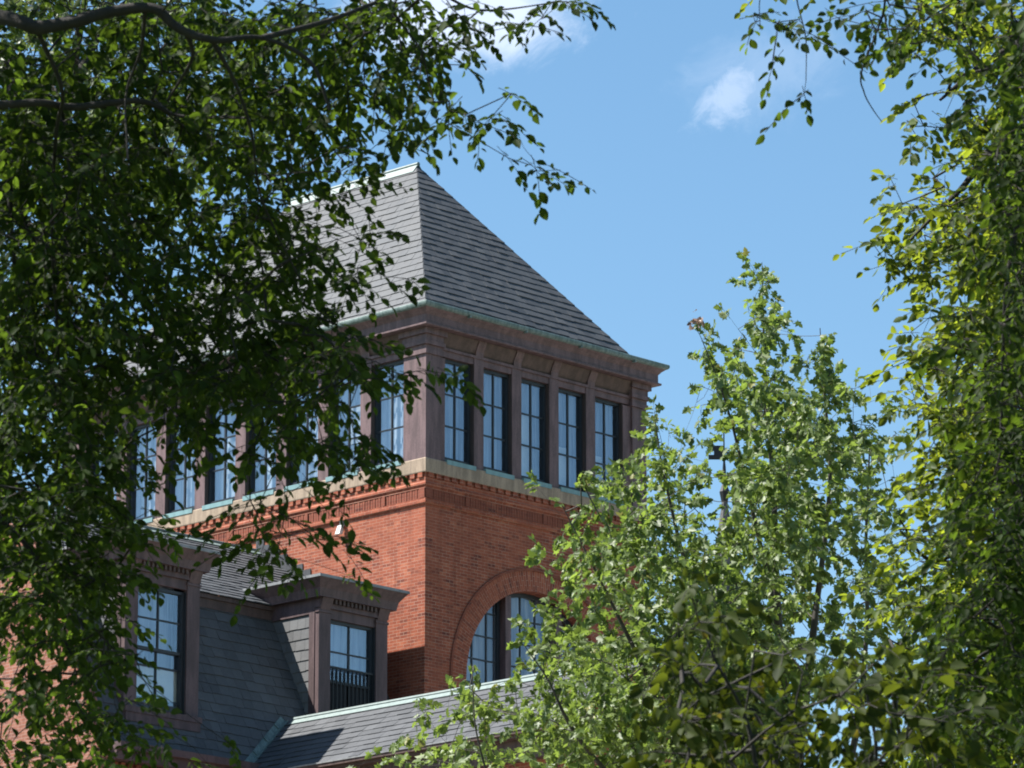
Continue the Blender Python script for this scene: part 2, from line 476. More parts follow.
# arched window
aw = MB()
for i in range(NA):
    (c0, s0), (c1_, s1) = arc[i], arc[i + 1]
    def A(r, c, s_, y): return (CX + r * c, y, SPR + r * s_)
    aw.poly([A(RI, c0, s0, .27), A(RI - .09, c0, s0, .27), A(RI - .09, c1_, s1, .27), A(RI, c1_, s1, .27)])
    aw.poly([A(RI - .09, c0, s0, .27), A(RI - .09, c0, s0, .36), A(RI - .09, c1_, s1, .36), A(RI - .09, c1_, s1, .27)])
def arch_top(x, r): return SPR + math.sqrt(max(0, r * r - (x - CX) ** 2))
for sgn in (-1, 1):
    a, b = sorted((CX + sgn * RI, CX + sgn * (RI - .09)))
    aw.box(a, b, .27, .36, -6.88, SPR)
mulls = [CX - .79, CX + .79]
for m_ in mulls:                                     # dark sash stiles beside the mullions
    for d in (-.135, .135):
        x = m_ + d
        aw.box(x - .04, x + .04, .285, .345, -6.85, arch_top(x, RI - .06))
for x in (CX - .23, CX + .23, CX - 1.28, CX - 1.72, CX + 1.28, CX + 1.72):
    aw.box(x - .018, x + .018, .30, .335, -6.85, arch_top(x, RI - .06))
z = -6.35
while z < SPR + RI - .2:
    hw = math.sqrt(max(0, (RI - .06) ** 2 - max(0, z - SPR) ** 2))
    for a, b in ((CX - hw, CX - .95), (CX - .63, CX + .63), (CX + .95, CX + hw)):
        if b > a: aw.box(a, b, .303, .332, z - .018, z + .018)
    z += .52
aw.box(CX - RI, CX + RI, .25, .4, -6.9, -6.8)
awo = tp(aw, 'arched_window', M['sash'])
mm = MB()
for m_ in mulls: mm.box(m_ - .085, m_ + .085, .12, .35, -6.86, arch_top(m_, RI - .02))
tp(mm, 'mullion', M['trim'], awo)
gp = MB()
gp.poly([(CX - RI, .318, -6.85)] + [(CX + RI, .318, -6.85)] + [(CX + RI * c, .318, SPR + RI * s_) for c, s_ in arc])
tp(gp, 'pane', M['glass'], awo)
cu = MB()
n = 110
for i in range(n):
    x0, x1 = CX - RI + 2 * RI * i / n, CX - RI + 2 * RI * (i + 1) / n
    f = lambda x: .52 + .035 * math.sin(x * 21 + 1.7 * math.sin(x * 5))
    cu.poly([(x0, f(x0), -6.9), (x1, f(x1), -6.9), (x1, f(x1), -2.1), (x0, f(x0), -2.1)])
tp(cu, 'curtain', M['curtain'], awo, True)
# stone band, corbelled brick, frieze, ledge
st = MB()
for a, b in ((0, .31),):
    st.sweep([(-.4, a), (.055, a), (.06, a + .02), (.06, b - .02), (.05, b), (-.6, b)], (0, TW, 0, TL))
stone = tp(st, 'stone_band', M['stone'])
dn = MB()
def run_dentils(z0, z1, proj, pitch, width):
    x = pitch * .5
    while x < TW - .05:
        dn.box(x - width / 2, x + width / 2, -proj, .01, z0, z1); x += pitch
    y = pitch * .5
    while y < TL:
        dn.box(-proj, .01, y - width / 2, y + width / 2, z0, z1); y += pitch
run_dentils(-.105, -.002, .052, .235, .135)
dn.sweep([(.0, -.10), (.004, -.10), (.004, -.002)], (0, TW, 0, TL))
dn.sweep([(0, -.30), (.03, -.30), (.045, -.27), (.045, -.235), (.03, -.21), (.022, -.20), (.022, -.107), (0, -.107)], (0, TW, 0, TL))
dn.sweep([(0, -.345), (.018, -.345), (.018, -.302)], (0, TW, 0, TL))
tp(dn, 'brick_cornice', M['brick'])
fz = MB()                                            # frieze of upright bricks: alternate ones set back
def frieze_blocks(L_, axis):
    t, k, st_ = .0, 0, []
    while t < L_ - .02:
        wd_ = .080
        e = min(t + wd_, L_)
        if t < .1 or abs((t % 2.42) - 1.2) < .06: st_.append((t, e, .034))
        else: st_ += [(t, e - .020, .012 if k % 2 else .007), (e - .020, e, .002)]
        t += wd_; k += 1
    fz.comb(st_, 0, -.556, -.347, axis)
frieze_blocks(TW, 'x'); frieze_blocks(TL, 'y')
tp(fz, 'frieze', M['brick_dark'], None, False, True)
lg = MB()
lg.sweep([(0, -.68), (.03, -.68), (.045, -.665), (.045, -.61), (.03, -.60), (.03, -.565), (0, -.558)], (0, TW, 0, TL))
tp(lg, 'ledge', M['brick'])
# glazed storey: floor core, piers, posts, heads
HD, SB = 2.64, .31
core = MB()
core.box(.75, TW - .05, .75, TL - .05, .31, 3.1)
core.box(.05, TW - .05, TL - .3, TL - .02, .31, 3.1)
core.box(TW - .3, TW - .02, .5, TL - .05, .31, 3.1)
tp(core, 'inner_wall', M['dark'])
pz = 3.16
CORN = (((-.05, .43, -.05, .62), ((.43, .58, .0, .34), (.0, .34, .62, .68))),
        ((TW - .41, TW + .05, -.05, .5), ((6.21, TW - .41, .0, .34),)),
        ((-.05, .45, TL - .62, TL + .05), ((.0, .34, TL - .68, TL - .62),)))
for (x0, x1, y0, y1), strips in CORN:
    piers = MB()
    piers.box(x0, x1, y0, y1, SB, 2.60)
    for q in strips: piers.box(*q, SB, 2.60)
    for e, z0, z1 in ((.035, 2.60, 2.70), (.012, 2.70, 2.80), (.06, 2.80, 2.89), (.03, 2.89, 3.03), (.09, 3.03, 3.155)):
        piers.box(x0 - e, x1 + e, y0 - e, y1 + e, z0, z1)
    tp(piers, 'pier', M['trim'])
RB, LB = 1.18, 1.325
xposts = [(1.475 + RB * k, 1.475 + RB * k + .29) for k in range(4)]
yposts = [(1.68 + LB * k, 1.68 + LB * k + .325) for k in range(7)]
for x0, x1 in xposts:
    p = MB(); p.box(x0, x1, 0, .265, SB, 2.80)
    # curved bracket: stepped console under the soffit
    pf = [(0, 2.80), (0, 3.155), (-.13, 3.155), (-.125, 3.11), (-.10, 3.06), (-.06, 3.00), (-.03, 2.93), (-.018, 2.80)]
    p.prism(pf, x0 + .03, x1 - .03, 'x')
    tp(p, 'post', M['trim'])
for y0, y1 in yposts:
    p = MB(); p.box(0, .265, y0, y1, SB, 2.80)
    pf = [(0, 2.80), (0, 3.155), (-.13, 3.155), (-.125, 3.11), (-.10, 3.06), (-.06, 3.00), (-.03, 2.93), (-.018, 2.80)]
    p.prism(pf, y0 + .04, y1 - .04, 'y')
    tp(p, 'post', M['trim'])
hd = MB()
hd.box(.43, TW - .41, .02, .34, HD + .002, 2.84)     # head beam
hd.box(.02, .34, .62, TL - .62, HD + .002, 2.84)
hd.box(.40, TW - .40, -.018, .019, 2.78, 2.84); hd.box(-.018, .019, .62, TL - .62, 2.78, 2.84)
hd.box(.05, TW - .05, .05, TL - .05, 2.845, 2.87)
tp(hd, 'head_beam', M['trim'])
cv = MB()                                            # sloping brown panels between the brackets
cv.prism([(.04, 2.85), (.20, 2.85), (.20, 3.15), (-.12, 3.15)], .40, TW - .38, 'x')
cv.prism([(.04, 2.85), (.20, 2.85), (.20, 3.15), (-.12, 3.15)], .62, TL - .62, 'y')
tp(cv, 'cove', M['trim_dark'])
ev = MB()
ev.sweep([(-.6, 3.158), (.285, 3.158), (.30, 3.17), (.30, 3.205), (.275, 3.215), (.245, 3.23), (.245, 3.40), (.27, 3.43), (.30, 3.47), (.34, 3.50), (.37, 3.532), (-.3, 3.54)], (0, TW, 0, TL))
tp(ev, 'cornice', M['trim'])
gt = MB()
prof = [(.29, 3.525)] + [(.31 + .125 * (1 - math.cos(a)) * .5 + .0, 3.53 + 0) for a in ()]
prof = [(.30, 3.535), (.35, 3.525), (.395, 3.533), (.422, 3.555), (.432, 3.59), (.432, 3.625), (.42, 3.64), (.395, 3.63), (.36, 3.60), (.25, 3.58)]
gt.sweep(prof, (0, TW, 0, TL))
for k in range(4):
    x = .9 + k * 1.75
    gt.box(x, x + .05, -.44, -.30, 3.50, 3.54)
gutter = tp(gt, 'gutter', M['copper'])
# roof
EO, ZE, AY, ZR = .04, 3.55, 3.78, 8.37
ridx = TW / 2
rf = MB()
c = [(-EO, -EO, ZE), (TW + EO, -EO, ZE), (TW + EO, TL + EO, ZE), (-EO, TL + EO, ZE)]
r0, r1 = (ridx, AY, ZR), (ridx, TL - AY, ZR)
rf.poly([c[0], c[1], r0]); rf.poly([c[1], c[2], r1, r0]); rf.poly([c[2], c[3], r1]); rf.poly([c[3], c[0], r0, r1])
rf.poly([c[0], c[3], c[2], c[1]])
roof = tp(rf, 'roof', M['slate_tower'])
rs = MB()
sv = np.array([0, AY + EO, ZR - ZE]); sl_ = np.linalg.norm(sv)
wd = TW + 2 * EO
slates(rs, c[0], (1, 0, 0), sv, lambda s: (wd / 2 * s / sl_, wd - wd / 2 * s / sl_), sl_, .235, .27)
slates(rs, c[3], (1, 0, 0), np.array([0, -(AY + EO), ZR - ZE]), lambda s: (wd / 2 * s / sl_, wd - wd / 2 * s / sl_), sl_, .235, .27)
sv2 = np.array([ridx + EO, 0, ZR - ZE]); sl2 = np.linalg.norm(sv2); ln = TL + 2 * EO
slates(rs, c[0], (0, 1, 0), sv2, lambda s: ((AY + EO) * s / sl2, ln - (AY + EO) * s / sl2), sl2, .235, .27)
slates(rs, c[1], (0, 1, 0), np.array([-(ridx + EO), 0, ZR - ZE]), lambda s: ((AY + EO) * s / sl2, ln - (AY + EO) * s / sl2), sl2, .235, .27)
tp(rs, 'slate_course', M['slate_tower'], roof)
def ridge_roll(mb, a, b, r, wing_dirs, wlen, lift=.03):
    a, b = np.array(a, float), np.array(b, float)
    d = (b - a) / np.linalg.norm(b - a)
    for wd_ in wing_dirs:
        wv = np.array(wd_, float); wv /= np.linalg.norm(wv)
        nn = np.cross(d, wv); nn = nn if nn[2] > 0 else -nn
        q = [a + nn * lift, b + nn * lift, b + wv * wlen + nn * lift, a + wv * wlen + nn * lift]
        q2 = [p - nn * .02 for p in q]
        mb.hexa([*q2, *q])
    e1 = np.cross(d, (0, 0, 1)); e1 /= np.linalg.norm(e1); e2 = np.cross(e1, d)
    if e2[2] < 0: e2 = -e2
    n_ = 8
    for k in range(n_):
        t0, t1 = 2 * math.pi * k / n_, 2 * math.pi * (k + 1) / n_
        p0, p1 = (e1 * math.cos(t0) + e2 * math.sin(t0)) * r + e2 * lift, (e1 * math.cos(t1) + e2 * math.sin(t1)) * r + e2 * lift
        mb.poly([a + p0, b + p0, b + p1, a + p1])
    mb.poly([a + (e1 * math.cos(2 * math.pi * k / n_) + e2 * math.sin(2 * math.pi * k / n_)) * r + e2 * lift for k in range(n_)])
rr = MB()
ridge_roll(rr, (ridx, AY - .06, ZR), (ridx, TL - AY + .06, ZR), .05, [(-3.63, 0, -4.76), (3.63, 0, -4.76)], .26)
tp(rr, 'ridge_cap', M['ridge'], roof)
# windows of the glazed storey
def tower_window(a, b, axis, i):
    rnd = random.Random(100 + i + (50 if axis == 'y' else 0))
    def q(t, o): return (t, o) if axis == 'x' else (o, t)
    fr, jb, gl, si, ct = MB(), MB(), MB(), MB(), MB()
    def bx(mb, t0, t1, o0, o1, z0, z1):
        if axis == 'x': mb.box(t0, t1, o0, o1, z0, z1)
        else: mb.box(o0, o1, t0, t1, z0, z1)
    ztop, zbot = HD, .40
    bx(fr, a + .002, a + .055, .105, .26, zbot, ztop); bx(fr, b - .055, b - .002, .105, .26, zbot, ztop)
    bx(fr, a + .055, b - .055, .105, .26, ztop - .07, ztop - .001); bx(fr, a + .055, b - .055, .105, .26, zbot - .03, zbot + .06)
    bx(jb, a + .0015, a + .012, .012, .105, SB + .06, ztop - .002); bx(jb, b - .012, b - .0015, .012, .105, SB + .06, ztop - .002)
    a2, b2 = a + .055, b - .055
    mid = (a2 + b2) / 2
    bx(fr, mid - .020, mid + .020, .135, .18, zbot + .06, ztop - .07)
    for k in (1, 2):
        zz = zbot + .06 + (ztop - zbot - .13) * k / 3
        bx(fr, a2, mid - .02, .137, .177, zz - .016, zz + .016); bx(fr, mid + .02, b2, .137, .177, zz - .016, zz + .016)
    win = tp(fr, 'window', M['sash'])
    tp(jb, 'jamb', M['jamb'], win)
    bx(gl, a2, b2, .155, .161, zbot + .05, ztop - .06)
    tp(gl, 'pane', M['glass'], win)
    # copper covered sill
    zs = .255
    pts = [q(a + .004, -.072), q(b - .004, -.072), q(b - .004, .20), q(a + .004, .20)]
    lo = [(*p, zs + .058) for p in pts]; lo = [(p[0], p[1], .255) for p in lo]
    up = [(pts[0][0], pts[0][1], SB + .045), (pts[1][0], pts[1][1], SB + .045), (pts[2][0], pts[2][1], SB + .075), (pts[3][0], pts[3][1], SB + .075)]
    si.hexa([*lo, *up])
    tp(si, 'sill', M['sillpaint'], win)
    # curtain: folded cloth hanging behind the glass, drawn to a different width in each window
    gaps = rnd.choice([(0, 1), (0, 1), (.0, 1), (.3, 1.0)])
    t0, t1 = a - .12 + (b - a) * gaps[0], b + .22 - (b - a) * (1 - gaps[1])
    n_ = 48; ph = rnd.random() * 6; fq = rnd.uniform(24, 34)
    ff = lambda t: .30 + .028 * math.sin(t * fq + ph + 1.2 * math.sin(t * 6.5 + ph))
    for k in range(n_):
        u0, u1 = t0 + (t1 - t0) * k / n_, t0 + (t1 - t0) * (k + 1) / n_
        ct.poly([(*q(u0, ff(u0)), .33), (*q(u1, ff(u1)), .33), (*q(u1, ff(u1)), 2.7), (*q(u0, ff(u0)), 2.7)])
    tp(ct, 'curtain', M['curtain' if axis == 'x' else 'curtain_sunlit'], win, True)
    if (axis == 'x' and i >= 2) or (axis == 'y' and i % 3 == 1):          # a pale shade drawn across part of the window
        bs = MB(); top = rnd.choice([1.35, 1.05, 1.9])
        bx(bs, a + .03, mid + rnd.choice([0, 0, .12]), .232, .238, .40, top)
        tp(bs, 'shade', M['white'], win)
xe = [(.58, 1.475)] + [(xposts[k][1], xposts[k + 1][0]) for k in range(3)] + [(xposts[3][1], 6.21)]
ye = [(.68, 1.68)] + [(yposts[k][1], yposts[k + 1][0]) for k in range(6)] + [(yposts[6][1], TL - .68)]
for i, (a, b) in enumerate(xe): tower_window(a, b, 'x', i)
for i, (a, b) in enumerate(ye): tower_window(a, b, 'y', i)

# floodlight under the brick ledge of the tower
lamp = thing('wall_lamp', 'small white floodlight fixed to the sunlit brick under the ledge', 'lamp', (-.06, 2.48, Z0 - .8))
lm = MB()
lm.hexa([(-.20, 2.42, -1.00), (-.10, 2.42, -1.00), (-.10, 2.56, -1.00), (-.20, 2.56, -1.00), (-.13, 2.43, -.80), (-.06, 2.43, -.80), (-.06, 2.55, -.80), (-.13, 2.55, -.80)])
lm.build('housing', M['white'], lamp, False, lamp)
lk = MB(); lk.box(-.10, -.0, 2.46, 2.52, -.795, -.69)
lk.build('bracket', M['lead'], lamp, False, lamp)

# ------------------------------------------------------------------ mansard house beside the tower
HX0, HX1 = -9.10, -.004
EY, EZ = 1.76, -3.10          # top edge of the steep slope
BY, BZ = -.03, -6.95          # its foot
RY, RZ = 5.2, -.97            # ridge of the upper roof
house = thing('mansard_house', 'brick house wing with dark slate mansard roof and two dormers beside the tower', 'house', (-4.5, 4, 0))
def hp(mb, name, m, parent=None, smooth=False, weld=False): return mb.build(name, m, parent or house, smooth, house, weld)
hw_ = MB()
hw_.box(HX0 + .3, HX1, -.02, 10.4, -Z0, -7.2)
backy = 2 * RY - EY
hp(hw_, 'wall', M['brick'])
ew = MB()                                            # the sunlit end wall, raised a little above the roof
prof = [(-.10, -Z0), (-.10, -7.0), (BY + .02, BZ + .2), (EY - .05, EZ + .15), (RY, RZ + .3), (backy, EZ + .2), (10.4, -7.0), (10.4, -Z0)]
fa = [(HX0, y, z) for y, z in prof]; fb = [(HX0 + .3, y, z) for y, z in prof]
ew.poly(fa); ew.poly(fb[::-1])
for i in range(len(prof)):
    j = (i + 1) % len(prof)
    ew.poly([fa[i], fb[i], fb[j], fa[j]])
hp(ew, 'end_wall', M['brick_far'])
mr = MB()
mr.poly([(HX0 + .3, BY, BZ), (HX1, BY, BZ), (HX1, EY, EZ - .26), (HX0 + .3, EY, EZ - .26)])
mr.poly([(HX0 + .3, EY - .12, EZ), (HX1, EY - .12, EZ), (HX1, RY, RZ), (HX0 + .3, RY, RZ)])
mr.poly([(HX0 + .3, RY, RZ), (HX1, RY, RZ), (HX1, backy, EZ), (HX0 + .3, backy, EZ)])
mr.poly([(HX0 + .3, backy, EZ), (HX1, backy, EZ), (HX1, 10.5, -7.0), (HX0 + .3, 10.5, -7.0)])
hroof = hp(mr, 'roof', M['slate_house'])
hs_ = MB()
Lh = HX1 - HX0 - .3
sv = np.array([0, EY - BY, EZ - .26 - BZ]); slm = np.linalg.norm(sv)
slates(hs_, (HX0 + .3, BY, BZ), (1, 0, 0), sv, lambda s: (0, Lh), slm, .245, .29, .020)
hp(hs_, 'slate_course', M['slate_house'], hroof)
hs2 = MB()
sv = np.array([0, RY - EY + .12, RZ - EZ]); slm2 = np.linalg.norm(sv)
slates(hs2, (HX0 + .3, EY - .12, EZ - .005), (1, 0, 0), sv, lambda s: (0, Lh), slm2, .20, .26, .024)
hp(hs2, 'upper_slate_course', M['slate_tower'], hroof)
ef = MB()
ef.box(HX0 + .31, HX1 - .002, EY - .09, EY + .15, EZ - .10, EZ - .012)
ef.box(HX0 + .31, HX1 - .002, EY - .05, EY + .15, EZ - .30, EZ - .102)
hp(ef, 'eave_board', M['trim_dark'])
hr = MB()
ridge_roll(hr, (HX0 + .3, RY, RZ), (HX1, RY, RZ), .05, [(0, -3.84, -2.13), (0, 3.84, -2.13)], .22)
hp(hr, 'ridge_cap', M['ridge'], hroof)
# stepped flashing of slates on the tower wall
sf = MB()
y = 2.0
while y < RY - .1:
    zr = EZ + (y - EY + .12) * (RZ - EZ) / (RY - EY + .12)
    sf.box(-.022, -.006, y, y + .245, zr - .05, zr + .40)
    y += .25
hp(sf, 'stepped_flashing', M['slate_wing'])
bc = MB()                                            # cornice at the foot of the slates
bc.box(HX0 + .31, HX1, -.42, -.02, -7.10, -6.96); bc.box(HX0 + .31, HX1, -.30, -.021, -7.30, -7.102)
hp(bc, 'eave_cornice', M['trim_shaded'])
bd = MB()
x = HX0 + .4
while x < -4.6:
    bd.box(x, x + .09, -.12, -.019, -7.62, -7.32); x += .2
bd.box(HX0 + .31, HX1, -.05, -.018, -7.75, -7.64)
hp(bd, 'dentil_course', M['brick_dark'])

# dormers
def dormer(cx, head, blind, rail, zsill):
    """Dormer facing -y at y = .35 with pilasters, sash window, dentilled cornice and slated cheeks."""
    dx0, dx1 = cx - .975, cx + .975
    Yf = .35
    d = MB()
    zt = -3.13
    ym = lambda zz: BY + (zz - BZ) * (EY - BY) / (EZ - .26 - BZ)
    def cheek(x, s):
        pts = [(x, Yf, ym_z(Yf)), (x, Yf, zt), (x, 2.3, zt), (x, ym(EZ - .3), EZ - .3)]
        return pts
    ym_z = lambda yy: BZ + (yy - BY) * (EZ - .26 - BZ) / (EY - BY)
    zb = zsill - .02
    for x in (dx0, dx1):
        d.poly([(x, Yf, zb), (x, Yf, zt), (x, 2.3, zt), (x, 2.3, zb)])
    d.poly([(dx0, Yf + .02, -3.48), (dx1, Yf + .02, -3.48), (dx1, Yf + .02, zt), (dx0, Yf + .02, zt)])
    body = hp(d, 'dormer', M['slate_house'])
    # slated cheeks
    for x, s in ((dx0, -1), (dx1, 1)):
        ck = MB()
        z = ym_z(Yf) + .02; k = 0
        while z < zt - .45:
            y = Yf + .22
            yend = ym(z + .1)
            y += -.13 if k % 2 else 0
            while y < yend:
                a, b = max(y, Yf + .20), min(y + random.uniform(.23, .29), yend + .05)
                if b - a > .02:
                    tn = min(1, max(0, random.gauss(.7, .2)))
                    o0, o1 = x + s * .022, x + s * .006
                    zz0 = z + random.uniform(-.01, .01)
                    ck.poly([(o0, a + .003, zz0), (o0, b - .003, zz0), (o1, b - .003, z + .245), (o1, a + .003, z + .245)], None, tn)
                    ck.poly([(x, a + .003, zz0), (x, b - .003, zz0), (o0, b - .003, zz0), (o0, a + .003, zz0)], None, tn * .5)
                y = b if b > y else y + .25
            z += .225; k += 1
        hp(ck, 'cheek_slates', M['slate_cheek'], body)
    f = MB()
    # pilasters front and side boards
    for (a, b) in ((dx0 - .02, cx - .66), (cx + .66, dx1 + .02)):
        f.box(a, b, Yf - .05, Yf + .07, zb - .1, -3.32)
        f.box(a - .02, b + .02, Yf - .07, Yf + .05, -3.40, -3.35)
        # console at the top of the pilaster
        f.hexa([(a + .03, Yf - .06, -3.345), (b - .03, Yf - .06, -3.345), (b - .03, Yf + .07, -3.345), (a + .03, Yf + .07, -3.345), (a + .01, Yf - .16, -3.10), (b - .01, Yf - .16, -3.10), (b - .01, Yf + .07, -3.10), (a + .01, Yf + .07, -3.10)])
    for x, s in ((dx0, -1), (dx1, 1)):
        x0, x1 = sorted((x, x + s * .035))
        f.box(x0, x1, Yf + .072, Yf + .235, zb - .1, -3.42)
        f.box(x0, x1, Yf + .072, ym(-3.55) + .1, -3.42, -3.30)
    f.box(cx - .66, cx + .66, Yf - .02, Yf + .06, -3.50, -3.29)          # head board
    hp(f, 'casing', M['trim_shaded'], body)
    cor = MB()
    def slab(e, z0, z1): cor.box(dx0 - e, dx1 + e, Yf - .06 - e, 2.6, z0, z1)
    slab(.02, -3.298, -3.10); slab(.14, -3.10, -3.07)
    # sloped crown mould
    for (e0, z0, e1, z1) in ((.14, -3.07, .17, -2.93), (.17, -2.93, .27, -2.79), (.27, -2.79, .31, -2.74)):
        b_ = [(dx0 - e0, Yf - .06 - e0, z0), (dx1 + e0, Yf - .06 - e0, z0), (dx1 + e0, 2.6, z0), (dx0 - e0, 2.6, z0)]
        t_ = [(dx0 - e1, Yf - .06 - e1, z1), (dx1 + e1, Yf - .06 - e1, z1), (dx1 + e1, 2.6, z1), (dx0 - e1, 2.6, z1)]
        cor.hexa([*b_, *t_])
    hp(cor, 'cornice', M['trim_shaded'], body)
    cap = MB(); cap.box(dx0 - .33, dx1 + .33, Yf - .40, 2.7, -2.738, -2.68)
    hp(cap, 'cap', M['lead'], body)
    dd = MB(); x = cx - .62; st_ = []
    while x < cx + .60:
        st_ += [(x, x + .055, .15), (x + .055, x + .115, .085)]; x += .115
    dd.comb([(a_, b_, c_ - Yf) for a_, b_, c_ in st_], .08 - Yf, -3.20, -3.102, 'x')
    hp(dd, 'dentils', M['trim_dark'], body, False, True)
    # window
    wn = MB()
    a, b = cx - .66, cx + .66
    ztop, zbot = head, zsill
    for x0, x1 in ((a + .001, a + .06), (b - .06, b - .001)): wn.box(x0, x1, Yf + 0.045, Yf + 0.145, zbot, ztop)
    wn.box(a + .06, b - .06, Yf + 0.045, Yf + 0.145, ztop - .06, ztop); wn.box(a + .06, b - .06, Yf + 0.085, Yf + 0.175, zbot, zbot + .10)
    zm = (ztop + zbot) / 2
    wn.box(a + .06, b - .06, Yf + 0.065, Yf + 0.145, zm - .03, zm + .03)
    wn.box(cx - .018, cx + .018, Yf + 0.075, Yf + 0.125, zm + .03, ztop - .06)
    zq = (zm + ztop - .03) / 2
    wn.box(a + .06, cx - .018, Yf + 0.077, Yf + 0.123, zq - .016, zq + .016); wn.box(cx + .018, b - .06, Yf + 0.077, Yf + 0.123, zq - .016, zq + .016)
    wn.box(cx - .018, cx + .018, Yf + 0.115, Yf + 0.165, zbot + .10, zm - .03)
    zl = zm - .34
    wn.box(a + .06, cx - .018, Yf + 0.117, Yf + 0.163, zl - .02, zl + .02); wn.box(cx + .018, b - .06, Yf + 0.117, Yf + 0.163, zl - .02, zl + .02)
    for x0, x1 in ((a, a + .012), (b - .012, b)): wn.box(x0, x1, Yf + -0.015, Yf + 0.325, zbot, ztop)
    hp(wn, 'window', M['sash'], body)
    gl = MB(); gl.box(a + .05, b - .05, Yf + 0.097, Yf + 0.103, zm, ztop - .04); gl.box(a + .05, b - .05, Yf + 0.137, Yf + 0.143, zbot + .04, zm)
    hp(gl, 'pane', M['glass'], body)
    bl = MB()
    if blind: bl.box(a + .04, b - .04, Yf + 0.185, Yf + 0.195, zbot + .02, zl + .03)
    else: bl.box(a + .02, b + .10, Yf + 0.225, Yf + 0.235, zm - .12, ztop + .1)
    hp(bl, 'blind', M['blind'] if blind else M['curtain'], body)
    ro = MB()
    ro.box(a - .1, b + .1, Yf + 0.475, Yf + 0.525, zbot - .1, -3.2)
    hp(ro, 'room_backing', M['curtain'] if blind else M['dark'], body)
    sb = MB()
    sb.box(dx0 - .05, dx1 + .05, .20, Yf + .2, zbot - .12, zbot - .002); sb.box(dx0 - .02, dx1 + .02, .22, Yf, zbot - .30, zbot - .122)
    hp(sb, 'sill', M['trim_shaded'], body)
    if rail:
        rl = MB()
        zr = -4.49
        yr = Yf + .02
        rl.box(a - .0, b + .0, yr - .02, yr + .02, zr - .03, zr + .01); rl.box(a, b, yr - .012, yr + .012, zbot + .08, zbot + .11)
        n_ = 12
        for k in range(n_):
            x = a + .03 + (b - a - .06) * k / (n_ - 1)
            rl.box(x - .011, x + .011, yr - .011, yr + .011, zbot + .08, zr - .03)
        hp(rl, 'railing', M['iron'], body)
        sc_ = MB(); sc_.box(a + .055, b - .055, Yf + .115, Yf + .125, zbot + .1, -4.56)
        hp(sc_, 'insect_screen', M['dark'], body)
dormer(-1.80, -3.50, False, True, -6.08)
dormer(-7.12, -3.55, True, False, -6.08)

# ------------------------------------------------------------------ gabled wing in front
WX, WZ, WP = -3.508, -5.80, .775
WH = 1.83
YA, YB = .28, -9.6
wing = thing('gabled_wing', 'low brick wing with grey slate gable roof and pale copper ridge before the tower', 'wing', (WX, -4.6, 0))
def wp(mb, name, m, parent=None, smooth=False): return mb.build(name, m, parent or wing, smooth, wing)
wr = MB()
ze = WZ - WP * WH
k_m = (EZ - .26 - BZ) / (EY - BY)
ymans = lambda z: BY + (z - BZ) / k_m
for s in (-1, 1):
    wr.poly([(WX, YB, WZ), (WX + s * WH, YB, ze), (WX + s * WH, ymans(ze), ze), (WX, ymans(WZ) + .1, WZ)])
wroof = wp(wr, 'roof', M['slate_wing'])
ws = MB()
svl = math.hypot(WH, WP * WH)
for s in (-1, 1):
    f0 = lambda q: 0.0
    slates(ws, (WX + s * WH, YB, ze), (0, 1, 0), np.array([-s * WH, 0, WP * WH]), lambda q: (0, ymans(ze + WP * WH * q / svl) - YB - .1), svl - .12, .235, .30, .020)
wp(ws, 'slate_course', M['slate_wing'], wroof)
rc = MB()
ridge_roll(rc, (WX, YB, WZ), (WX, YA - .02, WZ), .045, [(-1, 0, -WP), (1, 0, -WP)], .19)
wp(rc, 'ridge_cap', M['ridge'], wroof)
vl = MB()
pa, pb = np.array([WX, ymans(WZ), WZ]), np.array([WX - WH, ymans(ze), ze])
nm = np.array([0, -k_m, 1.0]); nm /= np.linalg.norm(nm)
dv = (pb - pa) / np.linalg.norm(pb - pa)
sd = np.cross(dv, nm); sd = sd if sd[0] < 0 else -sd
q = [pa + nm * .035, pb + nm * .035, pb + nm * .035 + sd * .15, pa + nm * .035 + sd * .15]
vl.hexa([*[p - nm * .03 for p in q], *q])
nw = np.array([-WP, 0, 1.0]); nw /= np.linalg.norm(nw)
sw_ = np.cross(dv, nw); sw_ = sw_ if sw_[1] < 0 else -sw_
q = [pa + nw * .036, pb + nw * .036, pb + nw * .036 + sw_ * .10, pa + nw * .036 + sw_ * .10]
vl.hexa([*[p - nw * .03 for p in q], *q])
for k in range(4):
    p0 = pa + (pb - pa) * (k + .55) / 4 + nm * .036
    vl.hexa([p0, p0 + dv * .05, p0 + dv * .05 + sd * .15, p0 + sd * .15, p0 + nm * .02, p0 + dv * .05 + nm * .02, p0 + dv * .05 + sd * .15 + nm * .02, p0 + sd * .15 + nm * .02])
wp(vl, 'valley_flashing', M['copper'], wroof)
we = MB()
for s in (-1, 1):
    x0, x1 = sorted((WX + s * (WH - .02), WX + s * (WH + .07)))
    we.box(x0, x1, YB - .05, -.45, ze - .10, ze - .02)
    x0, x1 = sorted((WX + s * (WH - .45), WX + s * (WH - .03)))
    we.box(x0, x1, YB, -.45, ze - .16, ze - .06)
    x0, x1 = sorted((WX + s * (WH - .44), WX + s * (WH - .22)))
    we.box(x0, x1, YB + .2, -.45, ze - .55, ze - .162)
wp(we, 'eave', M['trim_dark'])
wfl = MB()
x0 = WX - WH - .075
wfl.box(x0 - .012, x0 + .003, YB - .05, -1.6, ze - .035, ze - .005)
wp(wfl, 'drip_edge', M['lead'])
wwl = MB()
xa, xb = WX - WH + .42, WX + WH - .42
zt_ = ze - .02 + .42 * WP
wwl.poly([(xa, YB + .25, -Z0), (xa, YB + .25, ze - .1), (xa, -.05, ze - .1), (xa, -.05, -Z0)])
